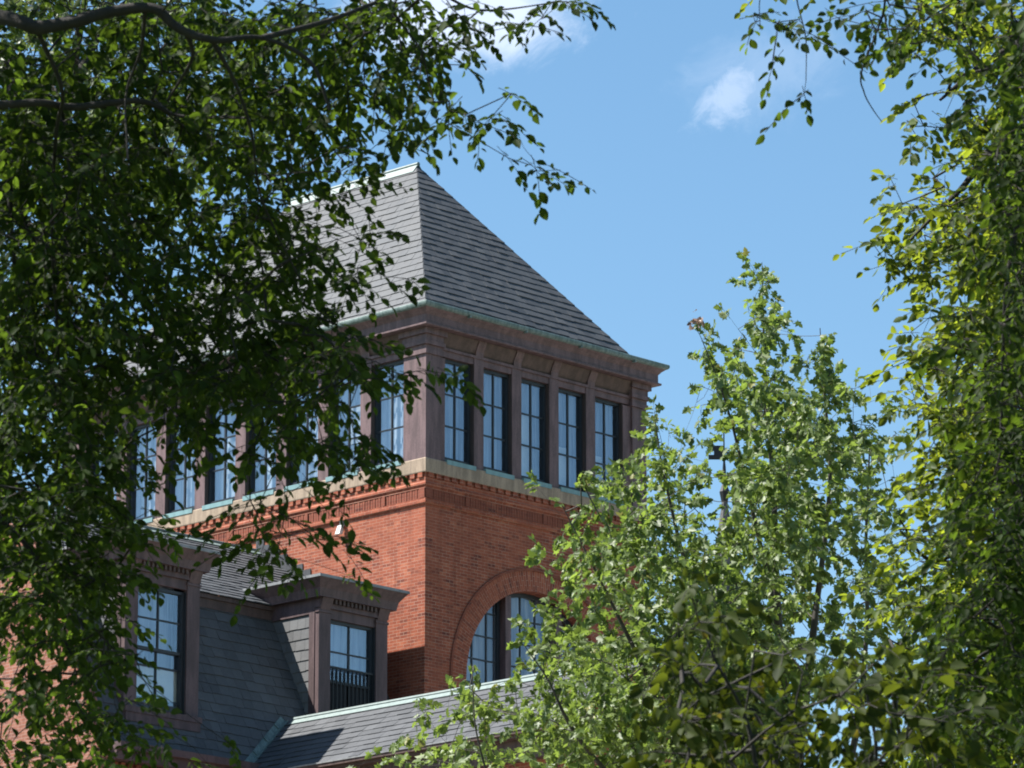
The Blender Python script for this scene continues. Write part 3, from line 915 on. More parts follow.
wwl.poly([(xb, YB + .25, -Z0), (xb, -.05, -Z0), (xb, -.05, ze - .1), (xb, YB + .25, ze - .1)])
wwl.poly([(xa, YB + .25, -Z0), (xb, YB + .25, -Z0), (xb, YB + .25, zt_ - .06), (WX, YB + .25, WZ - .08), (xa, YB + .25, zt_ - .06)])
wp(wwl, 'wall', M['brick'])

# ------------------------------------------------------------------ far spire with a weathervane
ap = P(724.5, 492, 138.0)
spire = thing('far_spire', 'slender slate spire with a small metal weathervane rising behind the maple', 'spire', (ap[0], ap[1], 0))
def spp(mb, name, m, parent=None): mb.dz = 0; return mb.build(name, m, parent or spire, False, spire)
def oct_(r, z): return [(ap[0] + r * math.cos(2 * math.pi * (k + .5) / 8), ap[1] + r * math.sin(2 * math.pi * (k + .5) / 8), z) for k in range(8)]
def frust(mb, r0, z0, r1, z1):
    a, b = oct_(r0, z0), oct_(r1, z1)
    for k in range(8):
        j = (k + 1) % 8
        mb.poly([a[k], a[j], b[j], b[k]])
s_ = MB(); frust(s_, 1.4, 0, 1.4, ap[2] - 9.0); spp(s_, 'wall', M['brick_far'])
s_ = MB(); z = ap[2] - 9.0
for k in range(24):
    za, zb_ = ap[2] - 9.0 + 9.0 * k / 24, ap[2] - 9.0 + 9.0 * (k + 1) / 24
    ra, rb = 1.3 * (1 - k / 24) + .05, 1.5 * (1 - (k + 1) / 24) + .03
    frust(s_, ra, za, rb, zb_)
    s_.poly(oct_(ra, za))
spp(s_, 'roof', M['slate_house'])
s_ = MB()
for r0_, z0_, r1_, z1_ in ((.10, -.3, .16, 0), (.16, 0, .07, .25), (.07, .25, .05, .75), (.05, .75, .025, 1.0), (.025, 1.0, .02, 1.9)):
    frust(s_, r0_, ap[2] + z0_, r1_, ap[2] + z1_)
spp(s_, 'finial', M['iron'])
s_ = MB()
vd = -RT
for (a, b, c_, d_) in ((.02, .30, .98, 1.40), (.30, .46, 1.24, 1.40), (.30, .46, .98, 1.12), (-.40, .02, 1.16, 1.21)):
    p0 = np.array([ap[0], ap[1], ap[2]]) + vd * a; p1 = p0 + vd * (b - a)
    nn = fh * .015
    s_.hexa([p0 - nn + (0, 0, c_), p1 - nn + (0, 0, c_), p1 + nn + (0, 0, c_), p0 + nn + (0, 0, c_), p0 - nn + (0, 0, d_), p1 - nn + (0, 0, d_), p1 + nn + (0, 0, d_), p0 + nn + (0, 0, d_)])
spp(s_, 'weathervane', M['iron'])

# ------------------------------------------------------------------ trees
ELM = (np.array([(0, 0, 0), (.22, .25, .03), (.52, .31, .03), (.80, .18, 0), (1, 0, -.06), (.80, -.18, 0), (.52, -.31, .03), (.22, -.25, .03)]),
       [(0, 4, 3, 2, 1), (0, 7, 6, 5, 4)])
MAPLE = (np.array([(0, 0, 0), (.10, .16, .02), (-.04, .42, -.02), (.26, .28, .03), (.42, .56, -.04), (.56, .22, .03), (.72, .26, .0), (1, 0, -.08),
                   (.72, -.26, .0), (.56, -.22, .03), (.42, -.56, -.04), (.26, -.28, .03), (-.04, -.42, -.02), (.10, -.16, .02)]),
         [(0, 7, 6, 5, 4, 3, 2, 1), (0, 13, 12, 11, 10, 9, 8, 7)])
LINDEN = (np.array([(0, 0, 0), (.02, .25, .02), (.28, .42, .04), (.6, .34, .03), (.85, .14, 0), (1, 0, -.08), (.85, -.14, 0), (.6, -.34, .03), (.28, -.42, .04), (.02, -.25, .02)]),
          [(0, 5, 4, 3, 2, 1), (0, 9, 8, 7, 6, 5)])
def unit(a): return a / (np.linalg.norm(a, axis=-1, keepdims=True) + 1e-9)
def leaf_mesh(name, tpl, pos, axis, nrm, size, tones, m, parent, base):
    T, faces = tpl
    n = len(pos)
    ax = unit(axis); nr = unit(nrm - (nrm * ax).sum(1, keepdims=True) * ax); sd_ = np.cross(nr, ax)
    bend = RNG.uniform(-1, 1, (n, 1, 1))
    X, Y, Zt = T[:, 0], T[:, 1], T[:, 2]
    zz = Zt[None, :, None] * 1.6 - .10 * bend * (X ** 2)[None, :, None] + np.abs(Y)[None, :, None] * RNG.uniform(-.05, .35, (n, 1, 1))
    v = pos[:, None, :] + size[:, None, None] * (X[None, :, None] * ax[:, None, :] + Y[None, :, None] * sd_[:, None, :] + zz * nr[:, None, :])
    v = (v - np.asarray(base)).reshape(-1, 3).astype(np.float32)
    me = bpy.data.meshes.new(name)
    nv = len(T)
    per = [len(f) for f in faces]
    idx = np.concatenate([np.array(f) for f in faces])
    loops = (np.arange(n)[:, None] * nv + idx[None, :]).ravel().astype(np.int32)
    tot = np.tile(np.array(per), n)
    start = np.concatenate([[0], np.cumsum(tot)[:-1]]).astype(np.int32)
    me.vertices.add(len(v)); me.vertices.foreach_set('co', v.ravel())
    me.loops.add(len(loops)); me.loops.foreach_set('vertex_index', loops)
    me.polygons.add(len(tot)); me.polygons.foreach_set('loop_start', start)
    me.update(calc_edges=True)
    me.validate()
    at = me.attributes.new('tone', 'FLOAT', 'FACE')
    at.data.foreach_set('value', np.repeat(tones, len(faces)).astype(np.float32))
    me.materials.append(m)
    o = bpy.data.objects.new(name, me)
    COL.objects.link(o); o.parent = parent
    return o
def tube_mesh(name, segs, m, parent, base, sides=5):
    """segs: list of (p0, p1, r0, r1)."""
    A = np.array([s[0] for s in segs]); B = np.array([s[1] for s in segs])
    r0 = np.array([s[2] for s in segs]); r1 = np.array([s[3] for s in segs])
    d = unit(B - A)
    ref = np.where(np.abs(d[:, 2:3]) > .9, np.array([[1., 0, 0]]), np.array([[0, 0, 1.]]))
    e1 = unit(np.cross(d, ref)); e2 = np.cross(d, e1)
    an = np.arange(sides) * 2 * math.pi / sides
    off = e1[:, None, :] * np.cos(an)[None, :, None] + e2[:, None, :] * np.sin(an)[None, :, None]
    v = np.concatenate([A[:, None] + off * r0[:, None, None], B[:, None] + off * r1[:, None, None]], 1) - np.asarray(base)
    n = len(segs)
    q = np.array([(k, (k + 1) % sides, sides + (k + 1) % sides, sides + k) for k in range(sides)])
    loops = (np.arange(n)[:, None, None] * 2 * sides + q[None]).ravel().astype(np.int32)
    me = bpy.data.meshes.new(name)
    me.vertices.add(n * 2 * sides); me.vertices.foreach_set('co', v.reshape(-1).astype(np.float32))
    me.loops.add(len(loops)); me.loops.foreach_set('vertex_index', loops)
    me.polygons.add(n * sides); me.polygons.foreach_set('loop_start', (np.arange(n * sides) * 4).astype(np.int32))
    me.polygons.foreach_set('use_smooth', [True] * (n * sides))
    me.update(calc_edges=True); me.validate()
    me.materials.append(m)
    o = bpy.data.objects.new(name, me); COL.objects.link(o); o.parent = parent
    return o
def spline(pts, n=8):
    """Catmull-Rom through (x,y,z,r) points."""
    p = [np.array(q, float) for q in pts]
    p = [2 * p[0] - p[1]] + p + [2 * p[-1] - p[-2]]
    out = []
    for i in range(1, len(p) - 2):
        for k in range(n):
            t = k / n
            a, b, c_, d_ = p[i - 1], p[i], p[i + 1], p[i + 2]
            out.append(.5 * (2 * b + (c_ - a) * t + (2 * a - 5 * b + 4 * c_ - d_) * t * t + (3 * b - a - 3 * c_ + d_) * t ** 3))
    out.append(p[-2])
    return out
def limb_mesh(name, limbs, m, parent, base, sides=9):
    """Smooth tapered limbs, one mesh: rings along every spline joined to a continuous tube."""
    V, Fc = [], []
    for L_ in limbs:
        pr = None
        for i, q in enumerate(L_):
            c_, r = q[:3], max(q[3], .002)
            d = unit((L_[min(i + 1, len(L_) - 1)] - L_[max(i - 1, 0)])[:3])
            if i == 0:
                ref = np.array([0, 0, 1.]) if abs(d[2]) < .9 else np.array([1., 0, 0])
                e1 = unit(np.cross(d, ref))
            else:
                e1 = unit(e1 - d * (e1 @ d))
            e2 = np.cross(d, e1)
            n0 = len(V)
            for k in range(sides):
                a = 2 * math.pi * k / sides
                rr_ = r * (1 + .10 * math.sin(3 * a + i * .7) * min(1, r * 20) + random.uniform(-.04, .04))
                V.append(c_ + (e1 * math.cos(a) + e2 * math.sin(a)) * rr_ - np.asarray(base))
            if pr is not None:
                for k in range(sides):
                    j = (k + 1) % sides
                    Fc.append((pr + k, pr + j, n0 + j, n0 + k))
            pr = n0
    me = bpy.data.meshes.new(name)
    me.from_pydata([tuple(v) for v in V], [], Fc)
    me.polygons.foreach_set('use_smooth', [True] * len(Fc))
    me.materials.append(m)
    o = bpy.data.objects.new(name, me); COL.objects.link(o); o.parent = parent
    return o
def grow(nodes0, targets, sag, above, step=.16):
    """Joins every target to the nearest point of the growing skeleton. above > 0 prefers joints higher than the target (hanging twigs)."""
    cap = len(nodes0) + 12 * len(targets) + 10
    Pn = np.zeros((cap, 3)); par = -np.ones(cap, int)
    n = len(nodes0); Pn[:n] = nodes0
    base_n = n
    # order by distance to the limbs
    D = np.array([np.min(((nodes0 - t) ** 2).sum(1)) for t in targets])
    ends = []
    for ti in np.argsort(D):
        t = targets[ti]
        dv_ = Pn[:n] - t
        cost = (dv_ ** 2).sum(1) ** .5 - above * dv_[:, 2]
        j = int(np.argmin(cost))
        a = Pn[j]; L_ = np.linalg.norm(t - a)
        k = max(1, min(10, int(L_ / step)))
        last = j
        side = RNG.normal(0, .05 * L_, 3)
        for i in range(1, k + 1):
            f = i / k
            p = a + (t - a) * f
            p = p + np.array([0, 0, 1]) * sag * L_ * math.sin(math.pi * f) + side * math.sin(math.pi * f)
            Pn[n] = p; par[n] = last; last = n; n += 1
        ends.append(last)
    cnt = np.zeros(n)
    for e in ends: cnt[e] += 1
    for i in range(n - 1, base_n - 1, -1):
        if par[i] >= 0: cnt[par[i]] += cnt[i]
    return Pn[:n], par[:n], cnt, np.array(ends), base_n
def sprays(Pn, par, ends, length, nleaf, size, droop, spread, facing, terminal_up=0.0, flat=0.0):
    """Leafy twigs at the ends of the skeleton: leaves alternate on both sides of a short drooping shoot."""
    pos, ax, nr, sz, segs = [], [], [], [], []
    for e in ends:
        p = Pn[e].copy()
        d = Pn[e] - Pn[par[e]] if par[e] >= 0 else RNG.normal(0, 1, 3)
        d = unit(d + RNG.normal(0, .35, 3) * np.linalg.norm(d) + np.array([0, 0, terminal_up - droop]) * np.linalg.norm(d))
        if flat:
            hz = np.array([d[0], d[1], 0]) + RNG.normal(0, .35, 3) * np.array([1, 1, 0])
            d = unit(d * (1 - flat) + unit(hz) * flat + np.array([0, 0, -.22]))
        L_ = length * RNG.uniform(.6, 1.35)
        k = max(3, int(nleaf * RNG.uniform(.6, 1.35)))
        plane = unit(RNG.normal(0, 1, 3) * (.45 if flat else .7) + np.array([0, 0, 1.0]))
        sd_ = unit(np.cross(d, plane))
        sgn = 1
        p = p - d * L_ * .35
        for i in range(k):
            q = p + d * (L_ / k)
            segs.append((p, q, .0022, .0016))
            p = q
            d = unit(d + np.array([0, 0, -droop * .16 + terminal_up * .08]) + RNG.normal(0, .05, 3))
            f = i / (k - 1)
            a = unit(d * (.45 + .6 * f) + sd_ * sgn * spread * (1 - .5 * f) + np.array([0, 0, -droop * RNG.uniform(.1, 1.1)]) + RNG.normal(0, .18, 3))
            pos.append(p + a * .012); ax.append(a)
            nr.append(plane * (1.0 if flat else .55) + facing * RNG.uniform(-.2, .9) * (.75 if flat else 1) + RNG.normal(0, .42, 3))
            sz.append(size * RNG.uniform(.55, 1.3) * (1.0 - .25 * abs(f - .6)))
            sgn = -sgn
    return np.array(pos), np.array(ax), np.array(nr), np.array(sz), segs
def cells(rows, first_col, first_row, leaf_area, leaves_per_spray, dmin, dmax, cell=32, boost=1.0, clump=5):
    """Crown density map -> points spread through the crown's depth. A digit is the share (in tenths) of a cell that foliage hides."""
    out = []
    for r_, row in enumerate(rows):
        for c_, ch in enumerate(row):
            if ch in ' .0': continue
            cov = {1: .10, 2: .2, 3: .32, 4: .44, 5: .56, 6: .68, 7: .79, 8: .90, 9: .975}[int(ch)]
            nl = -math.log(1 - cov) * cell * cell / leaf_area * boost
            ns = nl / leaves_per_spray
            ns = int(ns) + (RNG.random() < ns % 1)
            while ns > 0:
                u = (first_col + c_ + RNG.random()) * cell; v = (first_row + r_ + RNG.random()) * cell
                d = RNG.uniform(dmin, dmax)
                for _ in range(min(ns, RNG.integers(1, clump + 1))):
                    out.append(P(u + RNG.normal(0, 9), v + RNG.normal(0, 6), d + RNG.normal(0, .12)))
                    ns -= 1
    return out
def line_targets(lines, d, jitter, step):
    """Single hanging shoots: points along a few drawn lines (pixel pairs turned into places at distance d)."""
    out = []
    for ln in lines:
        dd = d + RNG.uniform(-.4, .4)
        for (u0, v0), (u1, v1) in zip(ln[:-1], ln[1:]):
            n_ = max(1, int(math.hypot(u1 - u0, v1 - v0) / step))
            for k in range(n_):
                f = (k + .5) / n_
                out.append(P(u0 + (u1 - u0) * f + RNG.normal(0, jitter), v0 + (v1 - v0) * f + RNG.normal(0, jitter), dd + RNG.uniform(-.1, .1)))
    return out
def px_limb(pts, n=8):
    """(u, v, distance, radius in m) -> smooth limb."""
    return spline([(*P(u, v, d), r) for u, v, d, r in pts], n)
def make_tree(name, label, base, limbs, targets, tpl, m_leaf, m_bark, length, nleaf, size, droop, spread, sag, above, twig_r, up=0.0, extra=None, group=None, face_cam=.8, flat=0.0, skew=1.0):
    t = thing(name, label, 'tree', tuple(base), group)
    nodes0 = np.concatenate([np.array([q[:3] for q in L_]) for L_ in limbs])
    hi = nodes0[nodes0[:, 2] > base[2] + 2.0]
    Pn, par, cnt, ends, bn = grow(hi, np.array(targets), sag, above)
    segs = []
    rad = np.minimum(twig_r * np.maximum(cnt, 1) ** .38, twig_r * 6)
    for i in range(bn, len(Pn)):
        j = par[i]
        segs.append((Pn[j], Pn[i], min(rad[j], rad[i] * 1.4) if j >= bn else rad[i] * 1.2, rad[i]))
    facing = -FW * face_cam
    pos, ax, nr, sz, s2 = sprays(Pn, par, ends, length, nleaf, size, droop, spread, facing, up, flat)
    limb_mesh('trunk', limbs, m_bark, t, base)
    tube_mesh('twigs', segs + s2, m_bark, t, base, 4)
    tones = np.clip(RNG.normal(.48, .24, len(pos)), 0, .94) ** skew
    odd = RNG.random(len(pos)) < .008
    tones[odd] = 1.0
    leaf_mesh('crown', tpl, pos, ax, nr, sz, tones, m_leaf, t, base)
    print(name, 'leaves', len(pos), 'twigs', len(segs) + len(s2))
    return t

# ---- the near elm, hanging into the picture from a trunk out to the side
E_ROWS = ["7777888888888753", "8777788788888841", "8788788888887742", "8888888888766420", "9999888888745100", "9999887787421000",
          "9999867888520000", "9999777888550000", "9999887888631000", "9998888888621000", "9999888898760000", "9999899998873000",
          "9999778888860000", "9998356667740000", "9999332334530000", "9999511224200000", "9999630243210000", "9999410342200000",
          "8899200010020000", "7888300000000000", "6888400000000000", "6787400000000000", "6768600000000000", "7867413300000000"]
dE0, dE1 = 23.6, 26.6
tgt = cells(E_ROWS, -.35, -.1, 21, 10, dE0, dE1)
# foliage that goes on outside the picture, above it and to the side
off = []
for _ in range(1500):
    u, v = RNG.uniform(-620, 0), RNG.uniform(-420, 900)
    off.append(P(u, v, RNG.uniform(22.0, 29.5)))
for _ in range(2600):
    u, v = RNG.uniform(-620, 430), RNG.uniform(-1150, -4)
    if u > 380 + v * .25: continue
    off.append(P(u, v, RNG.uniform(22.5, 29.0)))
sil = line_targets([
    [(470, 30), (500, 22), (530, 16), (560, 8), (590, 8)], [(540, 4), (570, 6), (598, 12)], [(505, 18), (520, 30), (545, 22)],
    [(470, 40), (495, 44)], [(420, 95), (455, 112), (480, 120), (520, 128)], [(498, 88), (525, 100)], [(478, 118), (520, 122)], [(470, 146), (490, 154)],
    [(505, 162), (535, 160), (566, 176)], [(540, 166), (556, 178)], [(430, 122), (460, 130)], [(386, 120), (400, 140), (395, 160)], [(345, 132), (360, 170), (355, 185)],
    [(352, 262), (366, 296)], [(374, 282), (398, 286), (420, 296)], [(362, 286), (384, 300)],
    [(350, 366), (385, 360), (415, 384)], [(418, 372), (440, 368), (472, 378)], [(440, 378), (468, 386)],
    [(345, 400), (360, 440), (352, 470)], [(372, 420), (390, 450), (384, 478)], [(330, 440), (340, 480), (330, 510)],
    [(250, 500), (290, 520), (320, 535)], [(310, 530), (345, 552), (362, 572)], [(262, 548), (290, 570), (300, 580)], [(165, 522), (185, 535)]],
    24.0, 5, 15)
n_main = len(tgt)
trunkE = [(-560, 5200, 25.5, .46), (-560, 2400, 25.5, .40), (-550, 900, 25.5, .34), (-520, 500, 25.5, .30), (-470, 250, 25.5, .25)]
b0 = P(-560, 384, 25.5); 
def ground_under(p): return np.array([p[0], p[1], 0.0])
bE = ground_under(P(-560, 600, 25.5))
trE = spline([(*bE, .55), (*(bE + (0, 0, .6)), .42), (*(bE + (0.05, 0, 2.5)), .36), (*P(-545, 700, 25.5), .31), (*P(-500, 420, 25.5), .26), (*P(-420, 180, 25.4), .20), (*P(-330, -80, 25.2), .15), (*P(-260, -380, 25.0), .09)])
limbsE = [trE,
          px_limb([(-470, 330, 25.5, .14), (-260, 120, 25.3, .085), (-90, 10, 23.8, .056), (0, 17, 23.3, .038), (36, 27, 23.2, .036), (72, 22, 23.2, .033), (115, 11, 23.2, .029), (155, 9, 23.2, .026), (178, 28, 23.2, .023), (215, 40, 23.2, .018), (262, 38, 23.3, .011), (310, 62, 23.4, .011), (330, 110, 23.4, .007)]),
          px_limb([(-440, 240, 25.5, .12), (-200, 150, 25.8, .06), (-60, 115, 24.0, .033), (30, 103, 23.6, .020), (75, 107, 23.7, .019), (140, 101, 23.7, .015), (180, 116, 23.8, .009), (245, 118, 23.5, .007)]),
          px_limb([(145, 12, 23.2, .011), (141, 50, 23.4, .009), (126, 96, 23.5, .006), (128, 160, 23.3, .006)]),
          px_limb([(186, 33, 23.2, .013), (192, 58, 23.3, .010), (168, 100, 23.5, .006)]),
          px_limb([(212, 40, 23.2, .013), (236, 85, 23.4, .010), (252, 135, 23.6, .008), (262, 200, 23.9, .006), (300, 280, 24.1, .004)]),
          px_limb([(36, 28, 23.2, .013), (62, 90, 23.5, .011), (56, 135, 23.8, .010), (52, 240, 24.3, .008), (60, 400, 24.8, .006), (50, 560, 25.2, .005)]),
          px_limb([(0, 75, 25.6, .022), (18, 110, 25.4, .018), (10, 200, 25.2, .015), (30, 330, 25.2, .010), (110, 430, 25.1, .006)]),
          px_limb([(262, 38, 23.3, .016), (330, 20, 23.6, .012), (420, -10, 24.2, .010), (480, 10, 24.6, .006), (560, 2, 24.5, .003)]),
          px_limb([(-330, -80, 25.2, .07), (-100, -160, 25.0, .05), (160, -170, 25.0, .035), (400, -120, 24.8, .02)]),
          px_limb([(-500, 420, 25.5, .10), (-300, 420, 25.0, .06), (-120, 470, 24.8, .03), (0, 520, 24.8, .015), (80, 620, 24.7, .007)])]
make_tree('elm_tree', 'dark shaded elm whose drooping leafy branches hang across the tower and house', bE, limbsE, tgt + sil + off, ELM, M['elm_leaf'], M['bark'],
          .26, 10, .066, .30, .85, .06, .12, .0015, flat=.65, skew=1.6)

# ---- the sunny elm on the other side
R_ROWS = ["...32369999", "...0243664889"[:12], "...011003789", "....00001489", "....00002558", "....00002679"]
R_ROWS = ["         6888", "         6368", "         0368", "         0479", "         2558", "         2679",
          "        26899", "       038899", "       025899", "       004799", "       005899", "       016899", "       017999", "       006999",
          "       005999", "       007999", "       036999", "       047999", "       048999", "       058999", "       058999", "       068999", "       068999", "       068999"]
dR0, dR1 = 31.4, 34.6
tgtR = cells(R_ROWS, 19.5, 0, 15, 10, dR0, dR1)
offR = []
for _ in range(1300):
    u, v = RNG.uniform(1020, 1500), RNG.uniform(-350, 900)
    offR.append(P(u, v, RNG.uniform(29, 38)))
for _ in range(350):
    u, v = RNG.uniform(760, 1040), RNG.uniform(-300, -4)
    offR.append(P(u, v, RNG.uniform(30, 37)))
silR = line_targets([[(888, 172), (892, 200), (905, 215)], [(872, 228), (890, 240), (910, 244)],
                     [(900, 128), (925, 140)], [(880, 372), (905, 368), (925, 352)], [(905, 330), (930, 345)], [(910, 348), (940, 350)], [(898, 345), (925, 360)], [(905, 95), (950, 90)], [(920, 130), (960, 120)],
                     [(880, 240), (920, 260), (950, 255)], [(890, 262), (930, 275)], [(885, 205), (925, 215)]], 32.0, 4, 13)
bR = ground_under(P(1240, 600, 33))
trR = spline([(*bR, .5), (*(bR + (0, 0, .7)), .38), (*(bR + (0, 0, 3)), .33), (*P(1225, 640, 33), .28), (*P(1190, 360, 33), .22), (*P(1150, 60, 33), .16), (*P(1130, -250, 33), .09)])
limbsR = [trR,
          px_limb([(1215, 560, 33, .14), (1080, 430, 33, .07), (1010, 380, 33, .045), (950, 350, 32.8, .02), (905, 365, 32.5, .008)]),
          px_limb([(1185, 330, 33, .12), (1060, 200, 33.2, .06), (1000, 150, 33.2, .04), (960, 190, 33, .02), (910, 240, 32.8, .008)]),
          px_limb([(1150, 60, 33, .10), (1050, 40, 33, .05), (990, 60, 33, .025), (940, 100, 32.8, .010)]),
          px_limb([(1220, 600, 33, .12), (1090, 560, 33.4, .06), (1000, 560, 33.4, .04), (930, 560, 33, .015), (900, 520, 32.8, .006)]),
          px_limb([(1225, 660, 33, .12), (1090, 700, 33.2, .06), (1000, 690, 33.2, .035), (930, 660, 33, .012), (890, 640, 32.8, .006)])]
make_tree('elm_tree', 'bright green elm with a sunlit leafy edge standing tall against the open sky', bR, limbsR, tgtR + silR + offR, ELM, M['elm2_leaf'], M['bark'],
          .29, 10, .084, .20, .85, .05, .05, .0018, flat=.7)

# ---- a second shaded elm, nearer, hanging down along the sunny one
D_ROWS = ["113455445", "001024237", "010000148", "000000148", "000000149", "000000149", "000000149", "000000149", "000000259", "000000259", "000000259", "000000269", "000000279",
          "000000379", "000000379", "000000479", "000000579", "000001689", "000002789", "000002889", "000003889", "000003888", "000002788", "000001677"]
dD0, dD1 = 23.6, 25.8
tgtD = cells(D_ROWS, 23.4, 0, 20, 10, dD0, dD1)
silD = line_targets([[(752, 2), (758, 20), (754, 34)], [(770, 8), (780, 30), (774, 44)], [(762, 58), (770, 66)], [(790, 6), (806, 18), (812, 40)], [(808, 26), (830, 22)], [(826, 42), (842, 52)],
                     [(798, 94), (806, 90)], [(784, 104), (792, 100)], [(884, 10), (888, 50)], [(900, 36), (930, 48)], [(860, 6), (880, 30)], [(905, 20), (925, 40)]], 24.6, 4, 13)
offD = []
for _ in range(2300):
    u, v = RNG.uniform(430, 1500), RNG.uniform(-1150, -30)
    if v > -260 and u < 860: continue
    offD.append(P(u, v, RNG.uniform(22.8, 27.5)))
for _ in range(700):
    offD.append(P(RNG.uniform(1020, 1450), RNG.uniform(-60, 900), RNG.uniform(22.8, 27.0)))
bD = ground_under(P(1420, 600, 25))
trD = spline([(*bD, .5), (*(bD + (0, 0, .7)), .38), (*(bD + (0, 0, 3)), .32), (*P(1415, 560, 25), .27), (*P(1380, 200, 25), .21), (*P(1300, -150, 25), .15), (*P(1200, -600, 25), .09), (*P(1150, -900, 25), .05)])
limbsD = [trD,
          px_limb([(1370, 150, 25, .12), (1200, -20, 25, .06), (1080, -70, 24.8, .035), (980, -60, 24.7, .02), (890, -50, 24.6, .010), (884, 10, 24.5, .006), (862, 70, 24.5, .0045), (864, 92, 24.5, .0038), (872, 108, 24.5, .003), (882, 122, 24.5, .0022)]),
          px_limb([(980, -60, 24.7, .018), (880, -75, 24.6, .010), (800, -30, 24.6, .005), (806, 40, 24.5, .003), (806, 80, 24.5, .002)]),
          px_limb([(880, -75, 24.6, .009), (790, -60, 24.6, .005), (762, -10, 24.5, .003), (760, 30, 24.5, .002)]),
          px_limb([(1385, 240, 25, .12), (1180, 120, 25, .05), (1060, 140, 24.9, .025), (1010, 260, 24.8, .012), (1000, 450, 24.8, .007), (985, 620, 24.8, .005)]),
          px_limb([(1310, -120, 25, .11), (1100, -420, 25, .07), (860, -560, 24.9, .045), (620, -560, 24.8, .02)])]
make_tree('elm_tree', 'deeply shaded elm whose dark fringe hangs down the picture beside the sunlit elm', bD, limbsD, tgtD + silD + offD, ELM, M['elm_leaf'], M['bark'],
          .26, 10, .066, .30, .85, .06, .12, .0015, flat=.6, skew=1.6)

# ---- the maple in front of the tower
M_ROWS = [(23, "0"), (23, "1"), (23, "31"), (23, "531"), (22, "36431"), (22, "387841"), (20, "32388873"), (19, "354389874"), (17, "14775389874"), (17, "16787489765"), (17, "37888688556"),
          (17, "36889897466"), (16, "155789998566"), (16, "478899998666"), (14, "2158899999877"), (13, "353789999999"), (11, "1257668899999")]
M_ROWS = [" " * (c - 11) + d for c, d in M_ROWS]
dM0, dM1 = 52.0, 58.5
tgtM = cells(M_ROWS, 11, 7, 10, 8, dM0, dM1, clump=6)
silM = line_targets([[(762, 268), (762, 290), (763, 310), (764, 350)], [(704, 350), (714, 376), (728, 398)], [(821, 346), (823, 362), (828, 382)], [(560, 502), (580, 520), (600, 535)], [(645, 412), (660, 430), (668, 450)], [(600, 470), (620, 490)],
                     [(570, 556), (590, 570)], [(520, 640), (545, 650), (565, 655)], [(470, 658), (480, 690)], [(468, 690), (450, 720), (430, 745)], [(375, 756), (395, 762)], [(480, 700), (490, 740)], [(885, 402), (870, 430)], [(640, 470), (665, 480)],
                     [(750, 270), (772, 285)], [(745, 320), (785, 325)], [(580, 600), (545, 612)]], 54.5, 4, 9)
silM += line_targets([[(700, 336), (706, 350), (728, 408), (745, 470)], [(703, 340), (716, 376), (730, 415)], [(820, 333), (822, 352), (826, 400), (830, 470)], [(821, 338), (825, 385)], [(869, 442), (867, 500), (866, 560)], [(655, 422), (664, 470)],
                      [(762, 258), (763, 285), (764, 330), (768, 400)], [(757, 300), (770, 340)]], 54.9, 5, 7)
offM = []
for _ in range(700):
    u, v = RNG.uniform(480, 960), RNG.uniform(768, 1150)
    offM.append(P(u, v, RNG.uniform(51, 59)))
bM = ground_under(P(800, 700, 55.5))
trM = spline([(*bM, .34), (*(bM + (0, 0, .6)), .27), (*(bM + (0, 0, 4)), .22), (*P(795, 1100, 55.5), .16), (*P(792, 780, 55.5), .085), (*P(778, 620, 55.4), .05), (*P(774, 500, 55.3), .033), (*P(766, 390, 55.2), .022), (*P(763, 310, 55.1), .010), (*P(762, 262, 55.1), .003)])
limbsM = [trM,
          px_limb([(793, 800, 55.5, .07), (815, 620, 55.9, .04), (830, 480, 56.1, .024), (824, 390, 56.1, .014), (820, 328, 56.1, .005)]),
          px_limb([(794, 900, 55.5, .08), (850, 760, 56.5, .045), (866, 640, 56.8, .03), (866, 540, 56.9, .02), (870, 440, 56.9, .008)]),
          px_limb([(779, 630, 55.4, .04), (750, 500, 55.0, .022), (728, 410, 54.8, .013), (704, 345, 54.7, .005), (697, 330, 54.7, .003)]),
          px_limb([(792, 820, 55.5, .07), (725, 680, 54.8, .04), (690, 580, 54.5, .026), (665, 480, 54.3, .014), (655, 420, 54.2, .005)]),
          px_limb([(793, 900, 55.5, .07), (690, 760, 54.4, .04), (630, 640, 54.0, .024), (590, 560, 53.8, .012), (562, 505, 53.8, .004)]),
          px_limb([(794, 980, 55.5, .07), (660, 830, 54.0, .04), (580, 740, 53.6, .024), (548, 680, 53.4, .012), (524, 645, 53.4, .004)]),
          px_limb([(795, 1080, 55.5, .07), (600, 920, 53.5, .035), (510, 820, 53.2, .02), (478, 740, 53.0, .010), (472, 665, 53.0, .004)])]
maple = make_tree('maple_tree', 'tall pointed maple with pale glinting leaves growing before the brick tower', bM, limbsM, tgtM + silM + offM, MAPLE, M['maple_leaf'], M['bark_maple'],
                  .20, 8, .106, .62, .85, -.02, -.10, .0015, up=.6)
# the withered brown cluster at the tip of one branch
pos, ax, nr, sz = [], [], [], []
for k in range(16):
    p = P(697 + RNG.normal(0, 4), 322 + RNG.normal(0, 4.5), 54.7 + RNG.normal(0, .06))
    pos.append(p); ax.append(unit(RNG.normal(0, 1, 3) + np.array([0, 0, -.3]))); nr.append(RNG.normal(0, 1, 3)); sz.append(RNG.uniform(.05, .085))
M['dead'] = leafmat('withered_leaf', (.16, .095, .07), (.26, .17, .13), (.2, .15, .12), (.2, .12, .08), tmix=.2)
leaf_mesh('withered_leaves', MAPLE, np.array(pos), np.array(ax), np.array(nr), np.array(sz), RNG.random(16), M['dead'], maple, np.array(bM))

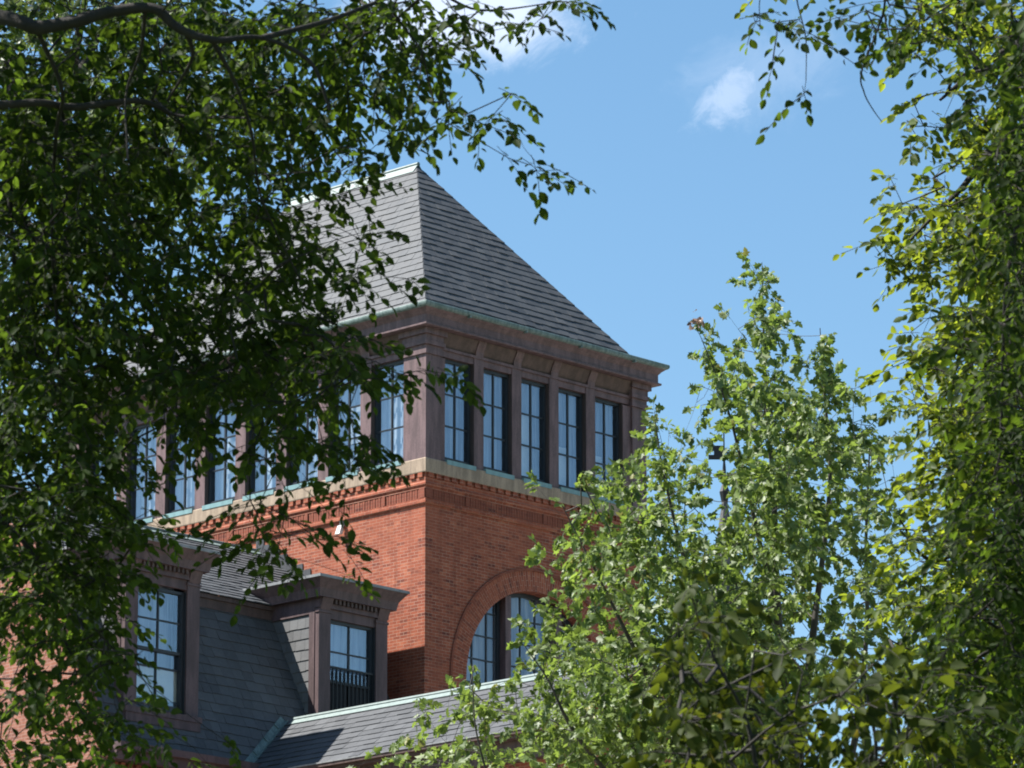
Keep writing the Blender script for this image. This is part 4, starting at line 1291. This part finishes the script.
# ---- near broad-leaved tree whose top just enters the picture
B_ROWS = ["  22        ", "  5531      ", " 277554343  ", " 388777677  ", " 4888888786 ", " 5888888887 "]
tgtB = cells(B_ROWS, 19, 18, 50, 7, 18.5, 21.5)
offB = []
for _ in range(420):
    u, v = RNG.uniform(600, 1000), RNG.uniform(768, 1150)
    offB.append(P(u, v, RNG.uniform(18, 22)))
silB = line_targets([[(672, 668), (650, 640)], [(700, 620), (672, 622)], [(690, 690), (676, 700)]], 20, 4, 16)
bB = ground_under(P(800, 700, 20))
trB = spline([(*bB, .14), (*(bB + (0, 0, .5)), .11), (*P(800, 1250, 20), .075), (*P(795, 1000, 20), .05), (*P(785, 850, 20), .03), (*P(775, 760, 20), .012)])
limbsB = [trB,
          px_limb([(797, 1050, 20, .035), (770, 880, 19.8, .016), (755, 760, 19.8, .011), (742, 710, 19.8, .008), (715, 660, 19.7, .005), (700, 620, 19.7, .003)]),
          px_limb([(745, 715, 19.8, .005), (752, 670, 19.8, .004), (756, 640, 19.8, .003)]),
          px_limb([(796, 1000, 20, .03), (860, 860, 20.2, .014), (876, 760, 20.2, .009), (868, 700, 20.2, .006), (862, 655, 20.2, .003)]),
          px_limb([(796, 980, 20, .03), (805, 800, 20.1, .011), (795, 720, 20.1, .006), (803, 672, 20.1, .003)])]
make_tree('linden_tree', 'young tree with large dull green leaves and a few yellow ones, nearest below the maple', bB, limbsB, tgtB + silB + offB, LINDEN, M['linden_leaf'], M['bark'],
          .22, 7, .070, .40, .75, .04, -.05, .0022, up=.15)

# ---- paler trees further off, seen through the gaps of the near elm
def far_tree(px, lean, dist, top_v, bot_v, half_w, n, label, seed):
    global RNG
    RNG = np.random.default_rng(seed)
    b = ground_under(P(px, 500, dist))
    topz = P(px, top_v, dist)[2]
    H = topz
    zb_ = P(px, bot_v, dist)[2] / H
    tg = []
    while len(tg) < n:
        q = RNG.normal(0, 1, 3); q = unit(q) * RNG.random() ** .25
        zz = (1 + zb_) / 2 + (1 - zb_) / 2 * q[2]
        lump = 1 + .25 * math.sin(3 * math.atan2(q[1], q[0]) + seed) * math.cos(4 * zz)
        tg.append(b + RT * lean + np.array([q[0] * half_w * lump, q[1] * half_w * lump, H * zz]))
    tr = spline([(*b, .45), (*(b + (0, 0, .7)), .34), (*(b + (.2, 0, H * .3)), .26), (*(b + RT * lean * .4 + (.1, .2, H * .6)), .15), (*(b + RT * lean + (0, 0, H * .93)), .03)])
    lim = [tr]
    for k in range(9):
        a = k * 2.4; z0_ = H * (zb_ + (1 - zb_) * .06 * k)
        o = np.array([math.cos(a), math.sin(a), 0]) * half_w
        f_ = RT * lean * (.4 + .6 * (z0_ / H - .6) / .33)
        lim.append(spline([(*(b + f_ + (.05, .05, z0_)), .08), (*(b + f_ + o * .45 + (0, 0, z0_ + H * .06)), .04), (*(b + f_ + o * .85 + (0, 0, z0_ + H * .09)), .012)], 5))
    make_tree('background_tree', label, b, lim, tg, ELM, M['far_leaf'], M['bark'], .4, 9, .13, .35, .8, .03, 0, .004, up=.1, group=None)
far_tree(-60, 1.7, 62, -160, 250, 2.7, 1100, 'pale sunlit tree with loose crown glimpsed through the dark elm', 5)

bpy.context.view_layer.update()
